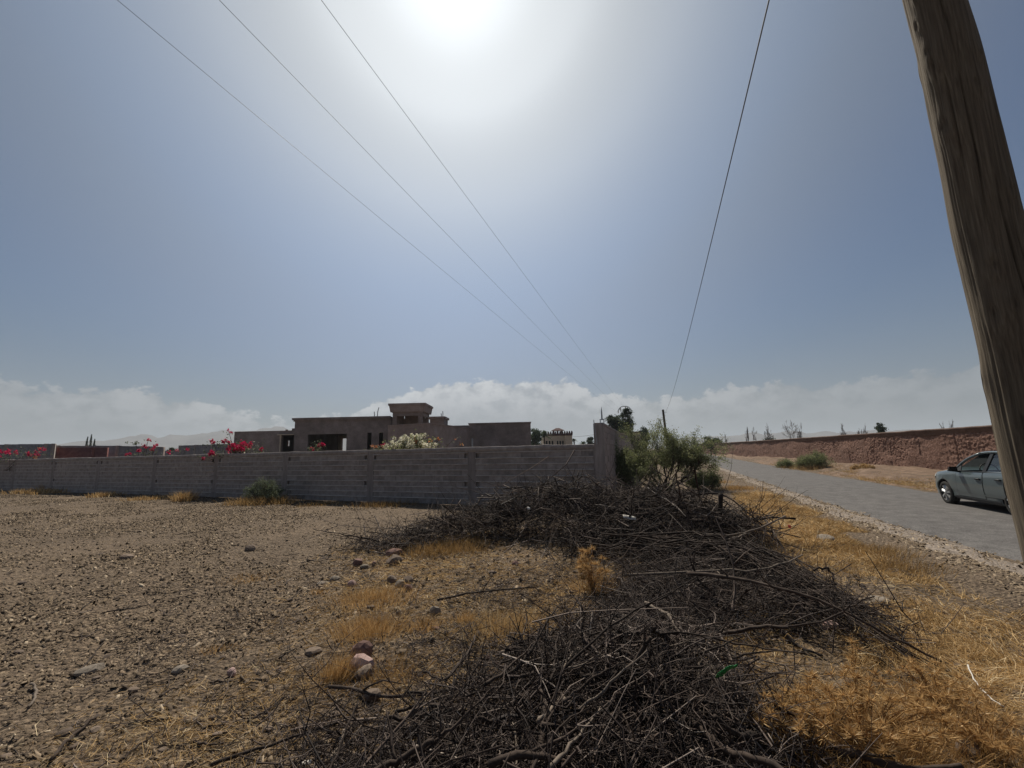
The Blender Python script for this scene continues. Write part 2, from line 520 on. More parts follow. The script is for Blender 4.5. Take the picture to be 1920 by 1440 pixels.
MT = dict(
    ground=mat('gravelly_soil', [(.25, '4a3e32'), (.42, '635444'), (.55, '776755'), (.75, '92816d')], 22, 10, .95, 1.0, 40, second=[(.45, .8, 1.18), (38, .6, 1.35)], speck=(45, .6, 1.3), bdist=.03, vbump=(30, .022)),
    road=mat('worn_chipseal', [(.3, '4e4b49'), (.5, '5d5a58'), (.7, '6a6764')], 3, 8, .9, .8, 45, second=[(.5, .94, 1.06), (30, .84, 1.16), (70, .7, 1.3)], speck=(60, .72, 1.28), bdist=.012),
    verge=mat('road_edge_grit', [(.3, '6a6159'), (.5, '897d71'), (.7, 'a3968a')], 9, 10, .95, .9, 70, second=[(1.1, .8, 1.15), (110, .55, 1.35)], speck=(60, .6, 1.3), bdist=.02),
    bank=mat('red_earth_bank', [(.3, '5b4a3c'), (.5, '725e4d'), (.7, '8c7664')], 2, 10, .95, .8, 30, second=[(.5, .85, 1.12), (60, .7, 1.25)], bdist=.03),
    block=mat('grey_concrete_block', [(.3, '7d7570'), (.5, '918984'), (.7, 'a39b95')], 6, 8, .95, .5, 45, rnd=.14, second=[(1.3, .85, 1.12), (70, .8, 1.2)], bdist=.01),
    mortar=mat('pale_mortar', [(.3, 'aaa29b'), (.7, 'c9c1b9')], 8, 8, .95, .5, 50, bdist=.01),
    pier=mat('red_brown_concrete', [(.3, '7c746f'), (.5, '918883'), (.7, 'a39a95')], 3, 8, .95, .4, 40, stretch=(4, 4, .5), rnd=.1, second=[(1, .8, 1.15)], bdist=.01),
    sidewall=mat('rain_streaked_block', [(.3, '80756f'), (.5, '978a84'), (.7, 'ada29c')], 3, 8, .95, .4, 40, stretch=(3, 3, .35), rnd=.1, second=[(1, .8, 1.15)], bdist=.01),
    villa=mat('raw_brown_render', [(.3, '756a64'), (.5, '8a7e78'), (.7, '9d918b')], 1.2, 9, .95, .4, 14, second=[(.4, .8, 1.15), (12, .85, 1.12)], bdist=.02),
    villa2=mat('warm_brown_render', [(.3, '82756e'), (.5, '978881'), (.7, 'a89a93')], 1.2, 9, .95, .4, 14, second=[(.4, .85, 1.12), (12, .85, 1.12)], bdist=.02),
    redwall=mat('dark_red_masonry', [(.3, '5c3432'), (.5, '6f4441'), (.7, '80534d')], 3, 8, .95, .5, 14, second=[(.6, .85, 1.12)], bdist=.02),
    adobe=mat('crumbling_red_adobe', [(.25, '5c4339'), (.45, '735649'), (.6, '85685b'), (.8, '9c8172')], 5, 10, .97, .9, 26, second=[(.35, .82, 1.14), (40, .7, 1.25)], bdist=.04),
    coping=mat('dark_mud_coping', [(.3, '54443d'), (.6, '6b574d'), (.8, '7d685c')], 4, 8, .95, .6, 20, bdist=.02),
    cream=mat('cream_stucco', [(.3, 'b3a48f'), (.7, 'c9bca8')], 1.5, 6, .9, .2, 10),
    darkroof=mat('dark_red_tiles', [(.3, '3f2c2c'), (.7, '5a4140')], 4, 6, .9),
    black=mat('black_plastic', [(.3, '121314'), (.7, '1b1c1e')], 20, 2, .5),
    interior=mat('car_interior', [(.3, '222326'), (.7, '2d2f33')], 20, 2, .8),
    paint=mat('slate_grey_car_paint', [(.3, '515d60'), (.7, '576366')], 2, 2, .38, spec=.5, coat=.8, metal=.25),
    trim=mat('dusty_grey_trim', [(.3, '3b3d3f'), (.7, '4d4e4f')], 10, 4, .7),
    tyre=mat('dusty_tyre', [(.3, '232323'), (.7, '383633')], 14, 4, .9),
    alloy=mat('silver_wheel_cover', [(.3, 'a9abac'), (.7, 'c4c6c7')], 8, 2, .32, metal=.7, spec=.5),
    lamp=mat('clear_lamp', [(.3, 'b9bfc2'), (.7, 'd5d9db')], 8, 2, .15, spec=.6),
    wood=mat('weathered_pole_wood', [(.22, '4a4137'), (.42, '5f5548'), (.58, '6e6455'), (.8, '847a69')], 7, 10, .92, .5, 16, stretch=(16, 16, .45), second=[(1.0, .8, 1.18), (9, .74, 1.2)], tone_amt=.3, bdist=.006),
    farwood=mat('dark_pole_wood', [(.3, '3a332c'), (.7, '52483e')], 5, 6, .9, stretch=(6, 6, .5)),
    wire=mat('black_cable', [(.3, '3c3d42'), (.7, '4c4d52')], 5, 2, .6),
    galv=mat('galvanised_steel', [(.3, '8e9396'), (.7, 'a9adb0')], 8, 4, .5, metal=.5),
    twig=mat('dead_twigs', [(0, '1f1815'), (.35, '362b26'), (.62, '54473f'), (.85, '7c6f66'), (1, 'a2978d')], fac='tone', rough=.8, spec=.35),
    branch=mat('dead_branch_bark', [(.25, '231c18'), (.5, '3b312a'), (.8, '5d5149')], 9, 8, .88, .7, 40, rnd=.35, stretch=(1, 1, 1), bdist=.006),
    pale_branch=mat('bleached_branch', [(.25, '5f544a'), (.5, '786c60'), (.8, '968a7d')], 9, 8, .88, .6, 40, rnd=.2, bdist=.006),
    straw=mat('dry_straw', [(0, '705c3b'), (.3, '97794e'), (.6, 'bc9b68'), (.85, 'd6b98a'), (1, 'e9d6b0')], fac='tone', rough=.85, trans=.3),
    gold=mat('golden_thistle', [(0, '7d613a'), (.4, 'a78454'), (.75, 'cca874'), (1, 'e6cda2')], fac='tone', rough=.85, trans=.35),
    stone=mat('scattered_stones', [(0, '39302a'), (.3, '564a3d'), (.6, '756653'), (.85, '91806b'), (1, 'ac9c86')], fac='tone', rough=.95, bump=.4, bscale=60, bdist=.01),
    rock=mat('loose_rock', [(.3, '564a40'), (.5, '6e6054'), (.75, '867769')], 8, 8, .95, .6, 40, rnd=.25, bdist=.01),
    pinkrock=mat('pink_sandstone', [(.3, '8c726a'), (.5, 'a18780'), (.75, 'b59c94')], 8, 8, .95, .5, 40, bdist=.01),
    redrock=mat('red_sandstone', [(.3, '5f4a43'), (.5, '745b53'), (.75, '866d64')], 8, 8, .95, .5, 40, rnd=.1, bdist=.01),
    palerock=mat('pale_limestone', [(.3, '6f665b'), (.5, '83796d'), (.75, '998f82')], 8, 8, .95, .5, 40, rnd=.1, bdist=.01),
    acacia=mat('acacia_leaf', [(0, '4f5539'), (.4, '69704c'), (.7, '868b63'), (1, 'a6a77f')], fac='tone', rough=.7, trans=.48),
    shrub=mat('grey_green_leaf', [(0, '3f4735'), (.4, '566049'), (.7, '707a5e'), (1, '8d9478')], fac='tone', rough=.75, trans=.3),
    treeleaf=mat('dark_tree_leaf', [(0, '2c3628'), (.4, '3c4836'), (.7, '4f5c45'), (1, '68745a')], fac='tone', rough=.7, trans=.3),
    palm=mat('palm_frond', [(0, '3c4738'), (.5, '52604a'), (1, '6c7a5e')], fac='tone', rough=.7, trans=.25),
    bark=mat('grey_brown_bark', [(.3, '3d332c'), (.6, '574a40'), (.8, '6d5f53')], 10, 6, .9, .5, 40, bdist=.01),
    deadbark=mat('bleached_dead_wood', [(.3, '6a6260'), (.7, '857c78')], 10, 6, .9),
    magenta=mat('magenta_bract', [(0, '9a1238'), (.5, 'c01d50'), (1, 'd84a78')], fac='tone', rough=.7, trans=.4),
    white=mat('white_bract', [(0, 'b9b69a'), (.5, 'd8d4bd'), (1, 'eeebdd')], fac='tone', rough=.7, trans=.4),
    orange=mat('orange_bract', [(0, 'b06a40'), (.5, 'c98a5c'), (1, 'dba982')], fac='tone', rough=.7, trans=.4),
    green_plastic=mat('green_plastic', [(.3, '2f8a4c'), (.7, '3f9f5c')], 5, 3, .3, spec=.6, trans=.2),
    red_plastic=mat('red_plastic', [(.3, 'c3201c'), (.7, 'd23a30')], 5, 3, .4, spec=.5),
    litter=mat('white_litter', [(.3, 'c9c3ba'), (.7, 'e4e0d8')], 5, 4, .7, trans=.15),
    hill=mat('bare_hill', [(.3, '5f5a58'), (.7, '75706c')], .01, 8, 1),
)
GLASS = glass_mat('car_glass')
# ------------------------------------------------------------------ terrain
RY = np.array([-60, -20, -6, 0, 3, 6.64, 10.31, 16.31, 29.3, 40, 60, 95, 150, 260])
RX = np.array([-8, 1.8, 5.0, 5.9, 6.4, 7.1, 8.09, 10.06, 14.36, 18.04, 25.2, 37.5, 57, 98])
def road_l(y):
    return np.interp(y, RY, RX)
def road_r(y):
    return road_l(y) + 4.8
WY = np.array([-10, 15, 26.54, 33.35, 42.77, 57.45, 82.9, 120])
WX = np.array([15.8, 22.05, 24.95, 26.7, 29.6, 33.9, 40.2, 49.5])
def adobe_x(y):
    return np.interp(y, WY, WX)
def bump2(x, y, cx, cy, rx, ry, h):
    q = ((x - cx) / rx) ** 2 + ((y - cy) / ry) ** 2
    return h * np.exp(-q)
def hz(x, y):
    x = np.asarray(x, float)
    y = np.asarray(y, float)
    r = np.hypot(x, y)
    z = .09 * fbm(x * .22, y * .22, 0, 3, 3) + .045 * fbm(x * .9, y * .9, 0, 3, 11)
    z = z + bump2(x, y, .95, 3.25, 1.0, .75, .2) + bump2(x, y, 1.1, 8.9, 2.2, 1.1, .22) + bump2(x, y, 2.3, 4.9, 1.0, .8, .1)
    near = np.clip((16 - r) / 8, 0, 1)
    z = z + near * (.04 * fbm(x * 4.5, y * 4.5, 0, 3, 23) + .03 * fbm(x * 10, y * 16, 0, 2, 31))
    lo, hi = road_l(y), road_r(y)
    m = np.clip(np.minimum(x - (lo - 1.2), (hi + 1.2) - x) / .9, 0, 1)
    bk = np.clip((x - hi - .5) / 1.5, 0, 1) * np.clip((adobe_x(y) - x) / .6 + 1, 0, 1)
    z = z * (1 - m) + bk * (.12 + .25 * fbm(x * .5, y * .35, 0, 4, 41)) * (y > 0)
    return z
def axis(lo, hi, st, far, g=1.14):
    a = list(np.arange(lo, hi + st * .5, st))
    s, x = st, hi
    while x < far:
        s *= g
        x += s
        a.append(x)
    s, x, b = st, lo, []
    while x > -far:
        s *= g
        x -= s
        b.append(x)
    return np.array(b[::-1] + a)
def sheet(name, xs, ys, zf, m, **k):
    X, Y = np.meshgrid(xs, ys)
    Z = zf(X, Y)
    V = np.stack([X, Y, Z], -1).reshape(-1, 3)
    i = np.arange(len(xs) * len(ys)).reshape(len(ys), len(xs))
    F = np.stack([i[:-1, :-1], i[:-1, 1:], i[1:, 1:], i[1:, :-1]], -1).reshape(-1, 4)
    return obj(name, np_mesh(name, V, F, smooth=True), m)
def ground_z(X, Y):
    r = np.hypot(X, Y)
    return np.where(r < 400, hz(X, Y), 0) - np.clip((r - 300) / 3000, 0, 1) * 2
tag(sheet('ground', axis(-7.5, 6.5, .054, 3400, 1.2), axis(2.0, 11.5, .054, 3400, 1.2), ground_z, MT['ground']), kind='structure')

def ribbon(name, ys, xa, xb, cols, z, m, jit=.06, crown=0.0, seed=5):
    V = []
    for y in ys:
        a = xa(y) + jit * 2 * float(fbm(y * 1.3, 0, seed, 4, seed))
        b = xb(y) + jit * 2 * float(fbm(y * 1.3, 9, seed, 4, seed + 1))
        for j in range(cols + 1):
            t = j / cols
            e = min(t, 1 - t) * cols
            V.append((a + (b - a) * t, y, z + crown * (1 - (2 * t - 1) ** 2) - (0.045 if e == 0 else 0)))
    i = np.arange(len(V)).reshape(len(ys), cols + 1)
    F = np.stack([i[:-1, :-1], i[:-1, 1:], i[1:, 1:], i[1:, :-1]], -1).reshape(-1, 4)
    return obj(name, np_mesh(name, np.array(V), F, smooth=True), m)
ys_r = np.concatenate([np.arange(-40, 2, 1.0), np.arange(2, 40, .12), np.arange(40, 250, 2.0)])
tag(ribbon('road', ys_r, road_l, road_r, 14, .022, MT['road'], .11, .05), kind='structure')
def verge_in(y): return road_l(y) - .5
def verge_out(y): return road_l(y) + .15
tag(ribbon('road_verge', ys_r, verge_in, verge_out, 6, .012, MT['verge'], .2, 0, 8), kind='structure')
def bank_in(y): return road_r(y) - .1
def bank_out(y): return adobe_x(y) - .02
ysb = np.concatenate([np.arange(8, 60, .35), np.arange(60, 118, 1.5)])
Vb = []
for y in ysb:
    a, b = bank_in(y) + .25 * float(fbm(y * .8, 3, 0, 4, 71)), bank_out(y)
    for j in range(25):
        x = a + (b - a) * j / 24
        Vb.append((x, y, max(float(hz(x, y)), 0) + .02 * min(j, 1) + .008 - (.06 if j == 0 else 0) + (.05 * float(fbm(x * 2, y * 2, 0, 3, 61)) + .16 * float(fbm((x - road_r(y)) * 1.3, y * .25, 0, 3, 62))) * min(j, 3) / 3))
ib = np.arange(len(Vb)).reshape(len(ysb), 25)
tag(obj('dirt_bank', np_mesh('dirt_bank', np.array(Vb), np.stack([ib[:-1, :-1], ib[:-1, 1:], ib[1:, 1:], ib[1:, :-1]], -1).reshape(-1, 4), smooth=True), MT['bank']), kind='structure')

# far hills
def hill(name, az0, az1, dist, hts, seed):
    n = 160
    V = []
    for i in range(n + 1):
        a = math.radians(az0 + (az1 - az0) * i / n)
        t = i / n
        h = max(0, np.interp(t, np.linspace(0, 1, len(hts)), hts)) * (1 + .18 * float(fbm(t * 14, 0, seed, 5, seed)))
        for k, (dd, f) in enumerate(((-500, 0), (-340, .3), (-170, .68), (0, 1), (260, .8), (600, 0))):
            V.append(((dist + dd) * math.sin(a), (dist + dd) * math.cos(a), h * f * (1 + .25 * float(fbm(t * 40, k, seed, 3, seed + 3)) * (0 < k < 5)) - 3))
    i = np.arange(len(V)).reshape(n + 1, 6)
    F = np.stack([i[:-1, :-1], i[:-1, 1:], i[1:, 1:], i[1:, :-1]], -1).reshape(-1, 4)
    return tag(obj(name, np_mesh(name, np.array(V), F, smooth=True), MT['hill']), kind='structure')
hill('hills', -62, 10, 2500, [15, 35, 55, 90, 128, 140, 135, 112, 70, 40, 15], 4)
hill('hills', 8, 62, 2600, [10, 40, 60, 72, 64, 48, 32, 20], 9)

# ------------------------------------------------------------------ concrete block boundary wall
WA = np.array([-32.3, 28.39])
wd = np.array([.9184, -.3957])
wn = np.array([-.3957, -.9184])                     # towards the camera
PIERS = [-4.0, 1.5, 6.21, 10.96, 15.96, 20.56, 24.92, 29.36, 33.64, 37.93]
wall_rz = math.atan2(wd[1], wd[0])
bw = empty('block_wall', (WA[0], WA[1], 0), wall_rz)          # local x along the wall, local -y towards the camera
tag(bw, 'long low grey concrete block wall with reddish piers across the gravel lot', 'wall')
def rough_block(sx, sy, sz, seed, amp=.004):
    bm = bmesh.new()
    bmesh.ops.create_cube(bm, size=1)
    bmesh.ops.subdivide_edges(bm, edges=[e for e in bm.edges if abs(e.verts[0].co.x - e.verts[1].co.x) > .5], cuts=2)
    for v in bm.verts:
        v.co = Vector((v.co.x * sx, v.co.y * sy, v.co.z * sz))
        v.co += Vector((float(vnoise(v.co.x * 9, v.co.z * 9, seed)), float(vnoise(v.co.x * 9, v.co.z * 9, seed + 40)) * 1.6, float(vnoise(v.co.x * 9, v.co.y * 9, seed + 80)))) * amp * 2
    me = bpy.data.meshes.new('block')
    bm.to_mesh(me)
    bm.free()
    return me
CH, BL, TH = .19, .50, .09
variants = [rough_block(BL - .004, TH, CH - .008, s) for s in range(6)]
halfs = [rough_block(BL / 2 - .004, TH, CH - .008, 20 + s) for s in range(3)]
for q in variants + halfs:
    q.materials.append(MT['block'])
mb = MB()
mb.box(PIERS[0], PIERS[-1], TH + .004, .2, 0, 1.86)
mb.build('wall_core', MT['block'], bw)
far_blocks = MB()
n_b = 0
for b in range(len(PIERS) - 1, 0, -1):
    s0, s1 = PIERS[b - 1] + .14, PIERS[b] - .14
    for c in range(9):
        s = s0 + .006
        k = 0
        z = .02 + c * CH + CH / 2
        hole_l = c in (3, 8) and b % 2 == 1 or c == 8 and b in (4, 6, 8)
        hole_r = c in (3, 8) and b in (5, 7, 8) or c == 8 and b in (3, 2)
        end = s1 - (.15 if hole_r else 0)
        if hole_l:
            s += .13
        while s < end - .05:
            full = BL if not (k == 0 and c % 2) else BL / 2
            ln = min(full, end - s)
            if n_b < 300:
                o = obj('block', (variants if ln > .3 else halfs)[random.randrange(6 if ln > .3 else 3)], None, bw)
                base = (BL if ln > .3 else BL / 2)
                o.scale = (ln / base, 1, 1)
                o.location = (s + ln / 2, TH / 2 + random.uniform(-.006, .006), z)
                o.rotation_euler = (random.gauss(-.03, .02), random.gauss(0, .004), random.gauss(0, .008))
                n_b += 1
            else:
                j = random.uniform(-.006, .006)
                far_blocks.box(s + .006, s + ln - .006, j, TH + j, z - CH / 2 + .006, z + CH / 2 - .006)
            s += ln
            k += 1
tag(far_blocks.build('distant_blocks', MT['block'], bw), kind='stuff')
for b in range(1, len(PIERS)):
    s0, s1 = PIERS[b - 1] + .15, PIERS[b] - .15
    for c in range(1, 10):
        V, n = [], 40
        z = .02 + c * CH
        for i in range(n + 1):
            s = s0 + (s1 - s0) * i / n
            pr = .02 + .05 * max(0, float(fbm(s * 2.2, c * 3.3, b, 3, 2)) + .22)
            th = .009 + .013 * (float(fbm(s * 5, c * 1.7, b, 2, 5)) + .5)
            dz = .006 * float(fbm(s * 1.5, c * 2.9, b, 3, 8))
            V += [(s, .02, z - th + dz), (s, -pr, z - th * .6 + dz), (s, -pr * .8, z + th * .5 + dz), (s, .02, z + th + dz)]
        i = np.arange(len(V)).reshape(n + 1, 4)
        F = np.stack([i[:-1, :-1], i[1:, :-1], i[1:, 1:], i[:-1, 1:]], -1).reshape(-1, 4)
        obj('mortar_joint', np_mesh('mortar_joint', np.array(V), F), MT['mortar'], bw)
for b, s in enumerate(PIERS):
    m = MB()
    n = 10
    for i in range(n):
        z0, z1 = 1.9 * i / n, 1.9 * (i + 1) / n
        a, b2 = [.15 + .012 * float(vnoise(i * .9, b * 3.1, 0, 3)) for _ in (0, 1)]
        m.box(s - a, s + b2, -.006 + .008 * float(vnoise(i * .9, b * 2, 5)), .23, z0 + (.0 if i == 0 else .0015), z1)
    m.build('pier', MT['pier'], bw)
V, n = [], 500
for i in range(n + 1):                                        # rough ring beam along the top
    s = PIERS[0] + (PIERS[-1] - PIERS[0]) * i / n
    t = 1.915 + .022 * float(fbm(s * .8, 1, 0, 4, 3)) + .012 * float(fbm(s * 6, 1, 0, 2, 4))
    p = .006 + .016 * float(fbm(s * 1.7, 4, 0, 4, 6))
    V += [(s, -p, 1.745), (s, -p - .004, t - .02), (s, -p + .012, t), (s, .2, t - .004), (s, .2, 1.745)]
i = np.arange(len(V)).reshape(n + 1, 5)
F = np.stack([i[:-1], i[1:], np.roll(i[1:], -1, 1), np.roll(i[:-1], -1, 1)], -1).reshape(-1, 4)
obj('ring_beam', np_mesh('ring_beam', np.array(V), F), MT['block'], bw)

# rubble lumps lying along its top
# ------------------------------------------------------------------ taller side wall running back along the road
CX, CY = 2.68, 13.30
tw_rz = math.radians(90 - 16.6)
tw = empty('side_wall', (CX, CY, 0), tw_rz)                   # local x runs back, local -y faces the road
tag(tw, 'taller rain streaked block wall running back beside the green thorn tree', 'wall')
m = MB().box(0, 24, .1, .24, 0, 2.46)
m.build('wall_core', MT['sidewall'], tw)
svar = [me.copy() for me in variants]
for q in svar:
    q.materials.clear()
    q.materials.append(MT['sidewall'])
fb = MB()
for c in range(13):
    z = .01 + c * CH + CH / 2
    s = .2 + (.25 if c % 2 else 0)
    while s < 24:
        if s < 8:
            o = obj('block', svar[random.randrange(6)], None, tw)
            o.location = (s + BL / 2, TH / 2 + .006 + random.uniform(-.005, .005), z)
            o.rotation_euler = (random.gauss(0, .01), 0, random.gauss(0, .006))
        else:
            fb.box(s + .006, s + BL - .006, .008, .098, z - CH / 2 + .005, z + CH / 2 - .005)
        s += BL
tag(fb.build('distant_blocks', MT['sidewall'], tw), kind='stuff')
m = MB().box(-.02, .19, -.025, .27, 0, 2.52)
m.build('pier', MT['pier'], tw)
m = MB().box(.19, 24, -.012, .255, 2.482, 2.55)
m.build('coping', MT['sidewall'], tw)
st = empty('steel_spike', (CX + .02, CY + .12, 2.525), 0)
tag(st, 'short galvanised steel post with pointed tip on the tall wall end', 'post')
m = MB()
m.box(-.05, .05, -.05, .05, 0, .02)
m.box(-.07, .07, -.03, .03, .1, .125)
m.box(-.065, -.045, -.02, .02, .02, .1)
m.box(.045, .065, -.02, .02, .02, .1)
m.build('bracket', MT['galv'], st)
MB().tube([(0, 0, .125), (0, 0, .35), (0, 0, .5)], [.025, .02, .003], 8).build('spike', MT['galv'], st)
rb = AT(1113, 788, CY - .1)
tag(MB().tube([(rb[0] + .06, CY - .12, 1.9), (rb[0] + .02, CY - .12, 2.3), (rb[0], CY - .12, 2.62)], .012, 6).build('thin_pipe', MT['galv']), 'thin upright pipe against the end of the tall wall', 'pipe')

# ------------------------------------------------------------------ adobe wall across the road
aw = empty('adobe_wall', (float(adobe_x(20)), 20, 0))
tag(aw, 'long crumbling red earth wall with a dark coping across the road', 'wall')
def wall_strip(y0, y1, st_y, nz, z0, z1, amp, depth):
    ys = np.arange(y0, y1 + st_y * .5, st_y)
    zs = np.linspace(z0, z1, nz)
    Yg, Zg = np.meshgrid(ys, zs, indexing='ij')
    big = fbm(Yg * .35, Zg * .8, 0, 3, 81)
    cell = fbm(Yg * 7.5, Zg * 10, 0, 3, 82, .8)
    pan = np.round(Yg / 3.1) * 3.1
    seam = np.exp(-((Yg - pan - .12 * fbm(Zg * 2, pan, 0, 2, 84)) / .05) ** 2)
    d = .0 + amp * (cell * (1.0 + 2.2 * np.clip(fbm(Yg * .6, Zg * .9, 0, 2, 89), -.35, .5)) + fbm(Yg * 15, Zg * 21, 0, 2, 83) * .6 + .8 * np.clip(fbm(Yg * .9, Zg * 1.4, 0, 3, 88), 0, .3)) + .12 * big - .05 * seam * (fbm(pan * 3.3, Zg * 1.5, 0, 2, 87) > -.05)
    d = d * np.clip((z1 - Zg) / .25, .15, 1)
    Xg = adobe_x(Yg) - .02 - d * .96 + .0
    V = np.stack([Xg - aw.location.x, Yg - 20 + d * .26, Zg], -1)
    return V, ys, zs
for y0, y1, sy_, nz_ in ((12, 48, .045, 64), (48, 118, .12, 30)):
    V, ys, zs = wall_strip(y0, y1, sy_, nz_, -.1, 2.36, .034, .3)
    i = np.arange(V.shape[0] * V.shape[1]).reshape(V.shape[0], V.shape[1])
    F = np.stack([i[:-1, :-1], i[:-1, 1:], i[1:, 1:], i[1:, :-1]], -1).reshape(-1, 4)
    obj('wall_face', np_mesh('wall_face', V.reshape(-1, 3), F), MT['adobe'], aw)
m = MB()
yy = np.arange(3, 119, 1.0)
for a, b in zip(yy[:-1], yy[1:]):
    xa, xb = float(adobe_x(a)) - aw.location.x, float(adobe_x(b)) - aw.location.x
    m.hexa([(xa + .05, a - 20, -.1), (xb + .05, b - 20, -.1), (xb + .5, b - 20, -.1), (xa + .5, a - 20, -.1)],
           [(xa + .05, a - 20, 2.34), (xb + .05, b - 20, 2.34), (xb + .5, b - 20, 2.34), (xa + .5, a - 20, 2.34)])
m.build('wall_body', MT['adobe'], aw)
Vc, yc = [], np.arange(3, 118.2, .3)
for y in yc:
    x = float(adobe_x(y)) - aw.location.x
    t = 2.5 + .03 * float(fbm(y * .5, 0, 0, 4, 91)) - .012 * float(fbm(y * 3, 0, 0, 2, 92))
    e = .03 * float(fbm(y * 1.4, 2, 0, 3, 93))
    lo = 2.14 + .16 * float(fbm(y * .8, 7, 0, 4, 94))
    Vc += [(x - .02, y - 20, lo), (x - .07 - e, y - 20, lo + .04), (x - .08 - e, y - 20, t - .12), (x - .15 - e, y - 20, t - .09), (x - .12 - e, y - 20, t), (x + .55, y - 20, t + .01), (x + .55, y - 20, 2.28)]
ic = np.arange(len(Vc)).reshape(len(yc), 7)
F = np.stack([ic[:-1], np.roll(ic[:-1], -1, 1), np.roll(ic[1:], -1, 1), ic[1:]], -1).reshape(-1, 4)
obj('coping', np_mesh('coping', np.array(Vc), F), MT['coping'], aw)
# ------------------------------------------------------------------ buildings
def panel(m, x0, x1, z0, z1, y, th, holes=()):
    """upright wall in the XZ plane, front face at y, with rectangular openings (x0,x1,z0,z1)"""
    xs = sorted({x0, x1, *[h[0] for h in holes], *[h[1] for h in holes]})
    zs = sorted({z0, z1, *[h[2] for h in holes], *[h[3] for h in holes]})
    inside = lambda x, z: x0 < x < x1 and z0 < z < z1 and not any(h[0] < x < h[1] and h[2] < z < h[3] for h in holes)
    for i in range(len(xs) - 1):
        for j in range(len(zs) - 1):
            xm, zm = (xs[i] + xs[i + 1]) / 2, (zs[j] + zs[j + 1]) / 2
            if not inside(xm, zm):
                continue
            a, b, c, d = xs[i], xs[i + 1], zs[j], zs[j + 1]
            m.add([(a, y, c), (b, y, c), (b, y, d), (a, y, d)], [(0, 1, 2, 3)])
            m.add([(a, y + th, c), (b, y + th, c), (b, y + th, d), (a, y + th, d)], [(3, 2, 1, 0)])
            e = .001
            if not inside(a - e, zm): m.add([(a, y, c), (a, y + th, c), (a, y + th, d), (a, y, d)], [(0, 3, 2, 1)])
            if not inside(b + e, zm): m.add([(b, y, c), (b, y + th, c), (b, y + th, d), (b, y, d)], [(0, 1, 2, 3)])
            if not inside(xm, c - e): m.add([(a, y, c), (b, y, c), (b, y + th, c), (a, y + th, c)], [(0, 3, 2, 1)])
            if not inside(xm, d + e): m.add([(a, y, d), (b, y, d), (b, y + th, d), (a, y + th, d)], [(0, 1, 2, 3)])
    return m
def X(px, Y, py=800): return float(AT(px, py, Y)[0])
def Z(px, py, Y): return float(AT(px, py, Y)[2])

YM = 38.0
vl = empty('unfinished_villa', (-12, YM, 0))
tag(vl, 'large unfinished flat roofed brown villa behind the block wall', 'house')
ox, oy = -12, YM
def vb(name, mb_, mt): 
    mb_.v = [(a - ox, b - oy, c) for a, b, c in mb_.v]
    return mb_.build(name, mt, vl)
# main block
x0, x1, zt = X(552.5, YM), X(733, YM), Z(640, 783, YM)
hl = (X(578, YM), X(650.5, YM), .3, Z(610, 814, YM))
h2 = (X(689, YM), X(697, YM), .6, Z(693, 811, YM))
h3 = (X(710.8, YM), X(718.6, YM), .6, Z(714, 811, YM))
pin = (X(656.2, YM), X(657.6, YM), Z(657, 795.8, YM), Z(657, 794.2, YM))
m = panel(MB(), x0, x1, 0, zt, YM, .3, [hl, h2, h3, pin])
vb('front_wall', m, MT['villa'])
YB = 47.0
bd = (X(640.8, YB, 830), X(649.3, YB, 830), .2, Z(645, 822, YB))
pin2 = (X(655.5, YB), X(658.3, YB), Z(657, 797, YB), Z(657, 793, YB))
m = panel(MB(), x0, x1, 0, zt - .1, YB, .3, [bd, pin2])
vb('back_wall', m, MT['villa'])
vb('side_wall', MB().box(x0, x0 + .3, YM + .3, YB, 0, zt - .02), MT['villa'])
vb('side_wall', MB().box(x1 - .3, x1, YM + .3, YB, 0, zt - .02), MT['villa'])
vb('partition', MB().box(X(672, YM), X(672, YM) + .2, YM + .3, YB, 0, zt - .45), MT['villa'])
vb('floor_slab', MB().box(x0 + .3, x1 - .3, YM + .3, YB, 0, .3), MT['villa'])
vb('roof_slab', MB().box(x0 + .3, x1 - .3, YM + .3, YB, zt - .42, zt - .22), MT['villa'])
vb('cornice', MB().box(x0 - .18, x1 - .02, YM - .18, YM - .003, zt - .14, zt + .04).box(x0 - .09, x1 - .02, YM - .09, YM - .003, zt - .26, zt - .143), MT['villa'])
vb('cornice', MB().box(x0 - .18, x0 - .003, YM - .001, YB, zt - .14, zt + .04), MT['villa'])
vb('door_frame', MB().box(bd[0] - .45, bd[0] - .02, YB - .12, YB - .005, .3, bd[3] + .3).box(bd[0] - .018, bd[1] + .25, YB - .12, YB - .005, bd[3] + .003, bd[3] + .3), MT['cream'])
# left low wing with a framed doorway
xl = X(437, YM)
zl = Z(490, 808, YM)
dw = (X(527, YM), X(551, YM), .3, Z(540, 815.5, YM))
m = panel(MB(), xl, x0 - .003, 0, zl, YM + .25, .25, [dw])
vb('wing_wall', m, MT['villa'])
YW = YM + 4
sl_ = (X(538.6, YW, 832), X(542.3, YW, 832), Z(540, 836.5, YW), Z(540, 826, YW))
m = panel(MB(), xl, x0 - .003, 0, zl - .1, YW, .25, [sl_])
vb('wing_back_wall', m, MT['villa'])
vb('wing_side_wall', MB().box(xl, xl + .25, YM + .5, YW, 0, zl - .05), MT['villa'])
vb('wing_roof', MB().box(xl + .25, x0 - .01, YM + .5, YW, zl - .35, zl - .15), MT['villa'])
vb('lintel', MB().box(dw[0] - .3, dw[1] + .01, YM - .02, YM + .247, dw[3], dw[3] + .07).box(dw[0] - .12, dw[0] - .02, YM + .12, YM + .247, .3, dw[3] - .003), MT['cream'])
vb('roof_post', MB().box(X(529, YM), X(530.5, YM), YM + .6, YM + .9, zl - .12, zl + .12), MT['villa'])
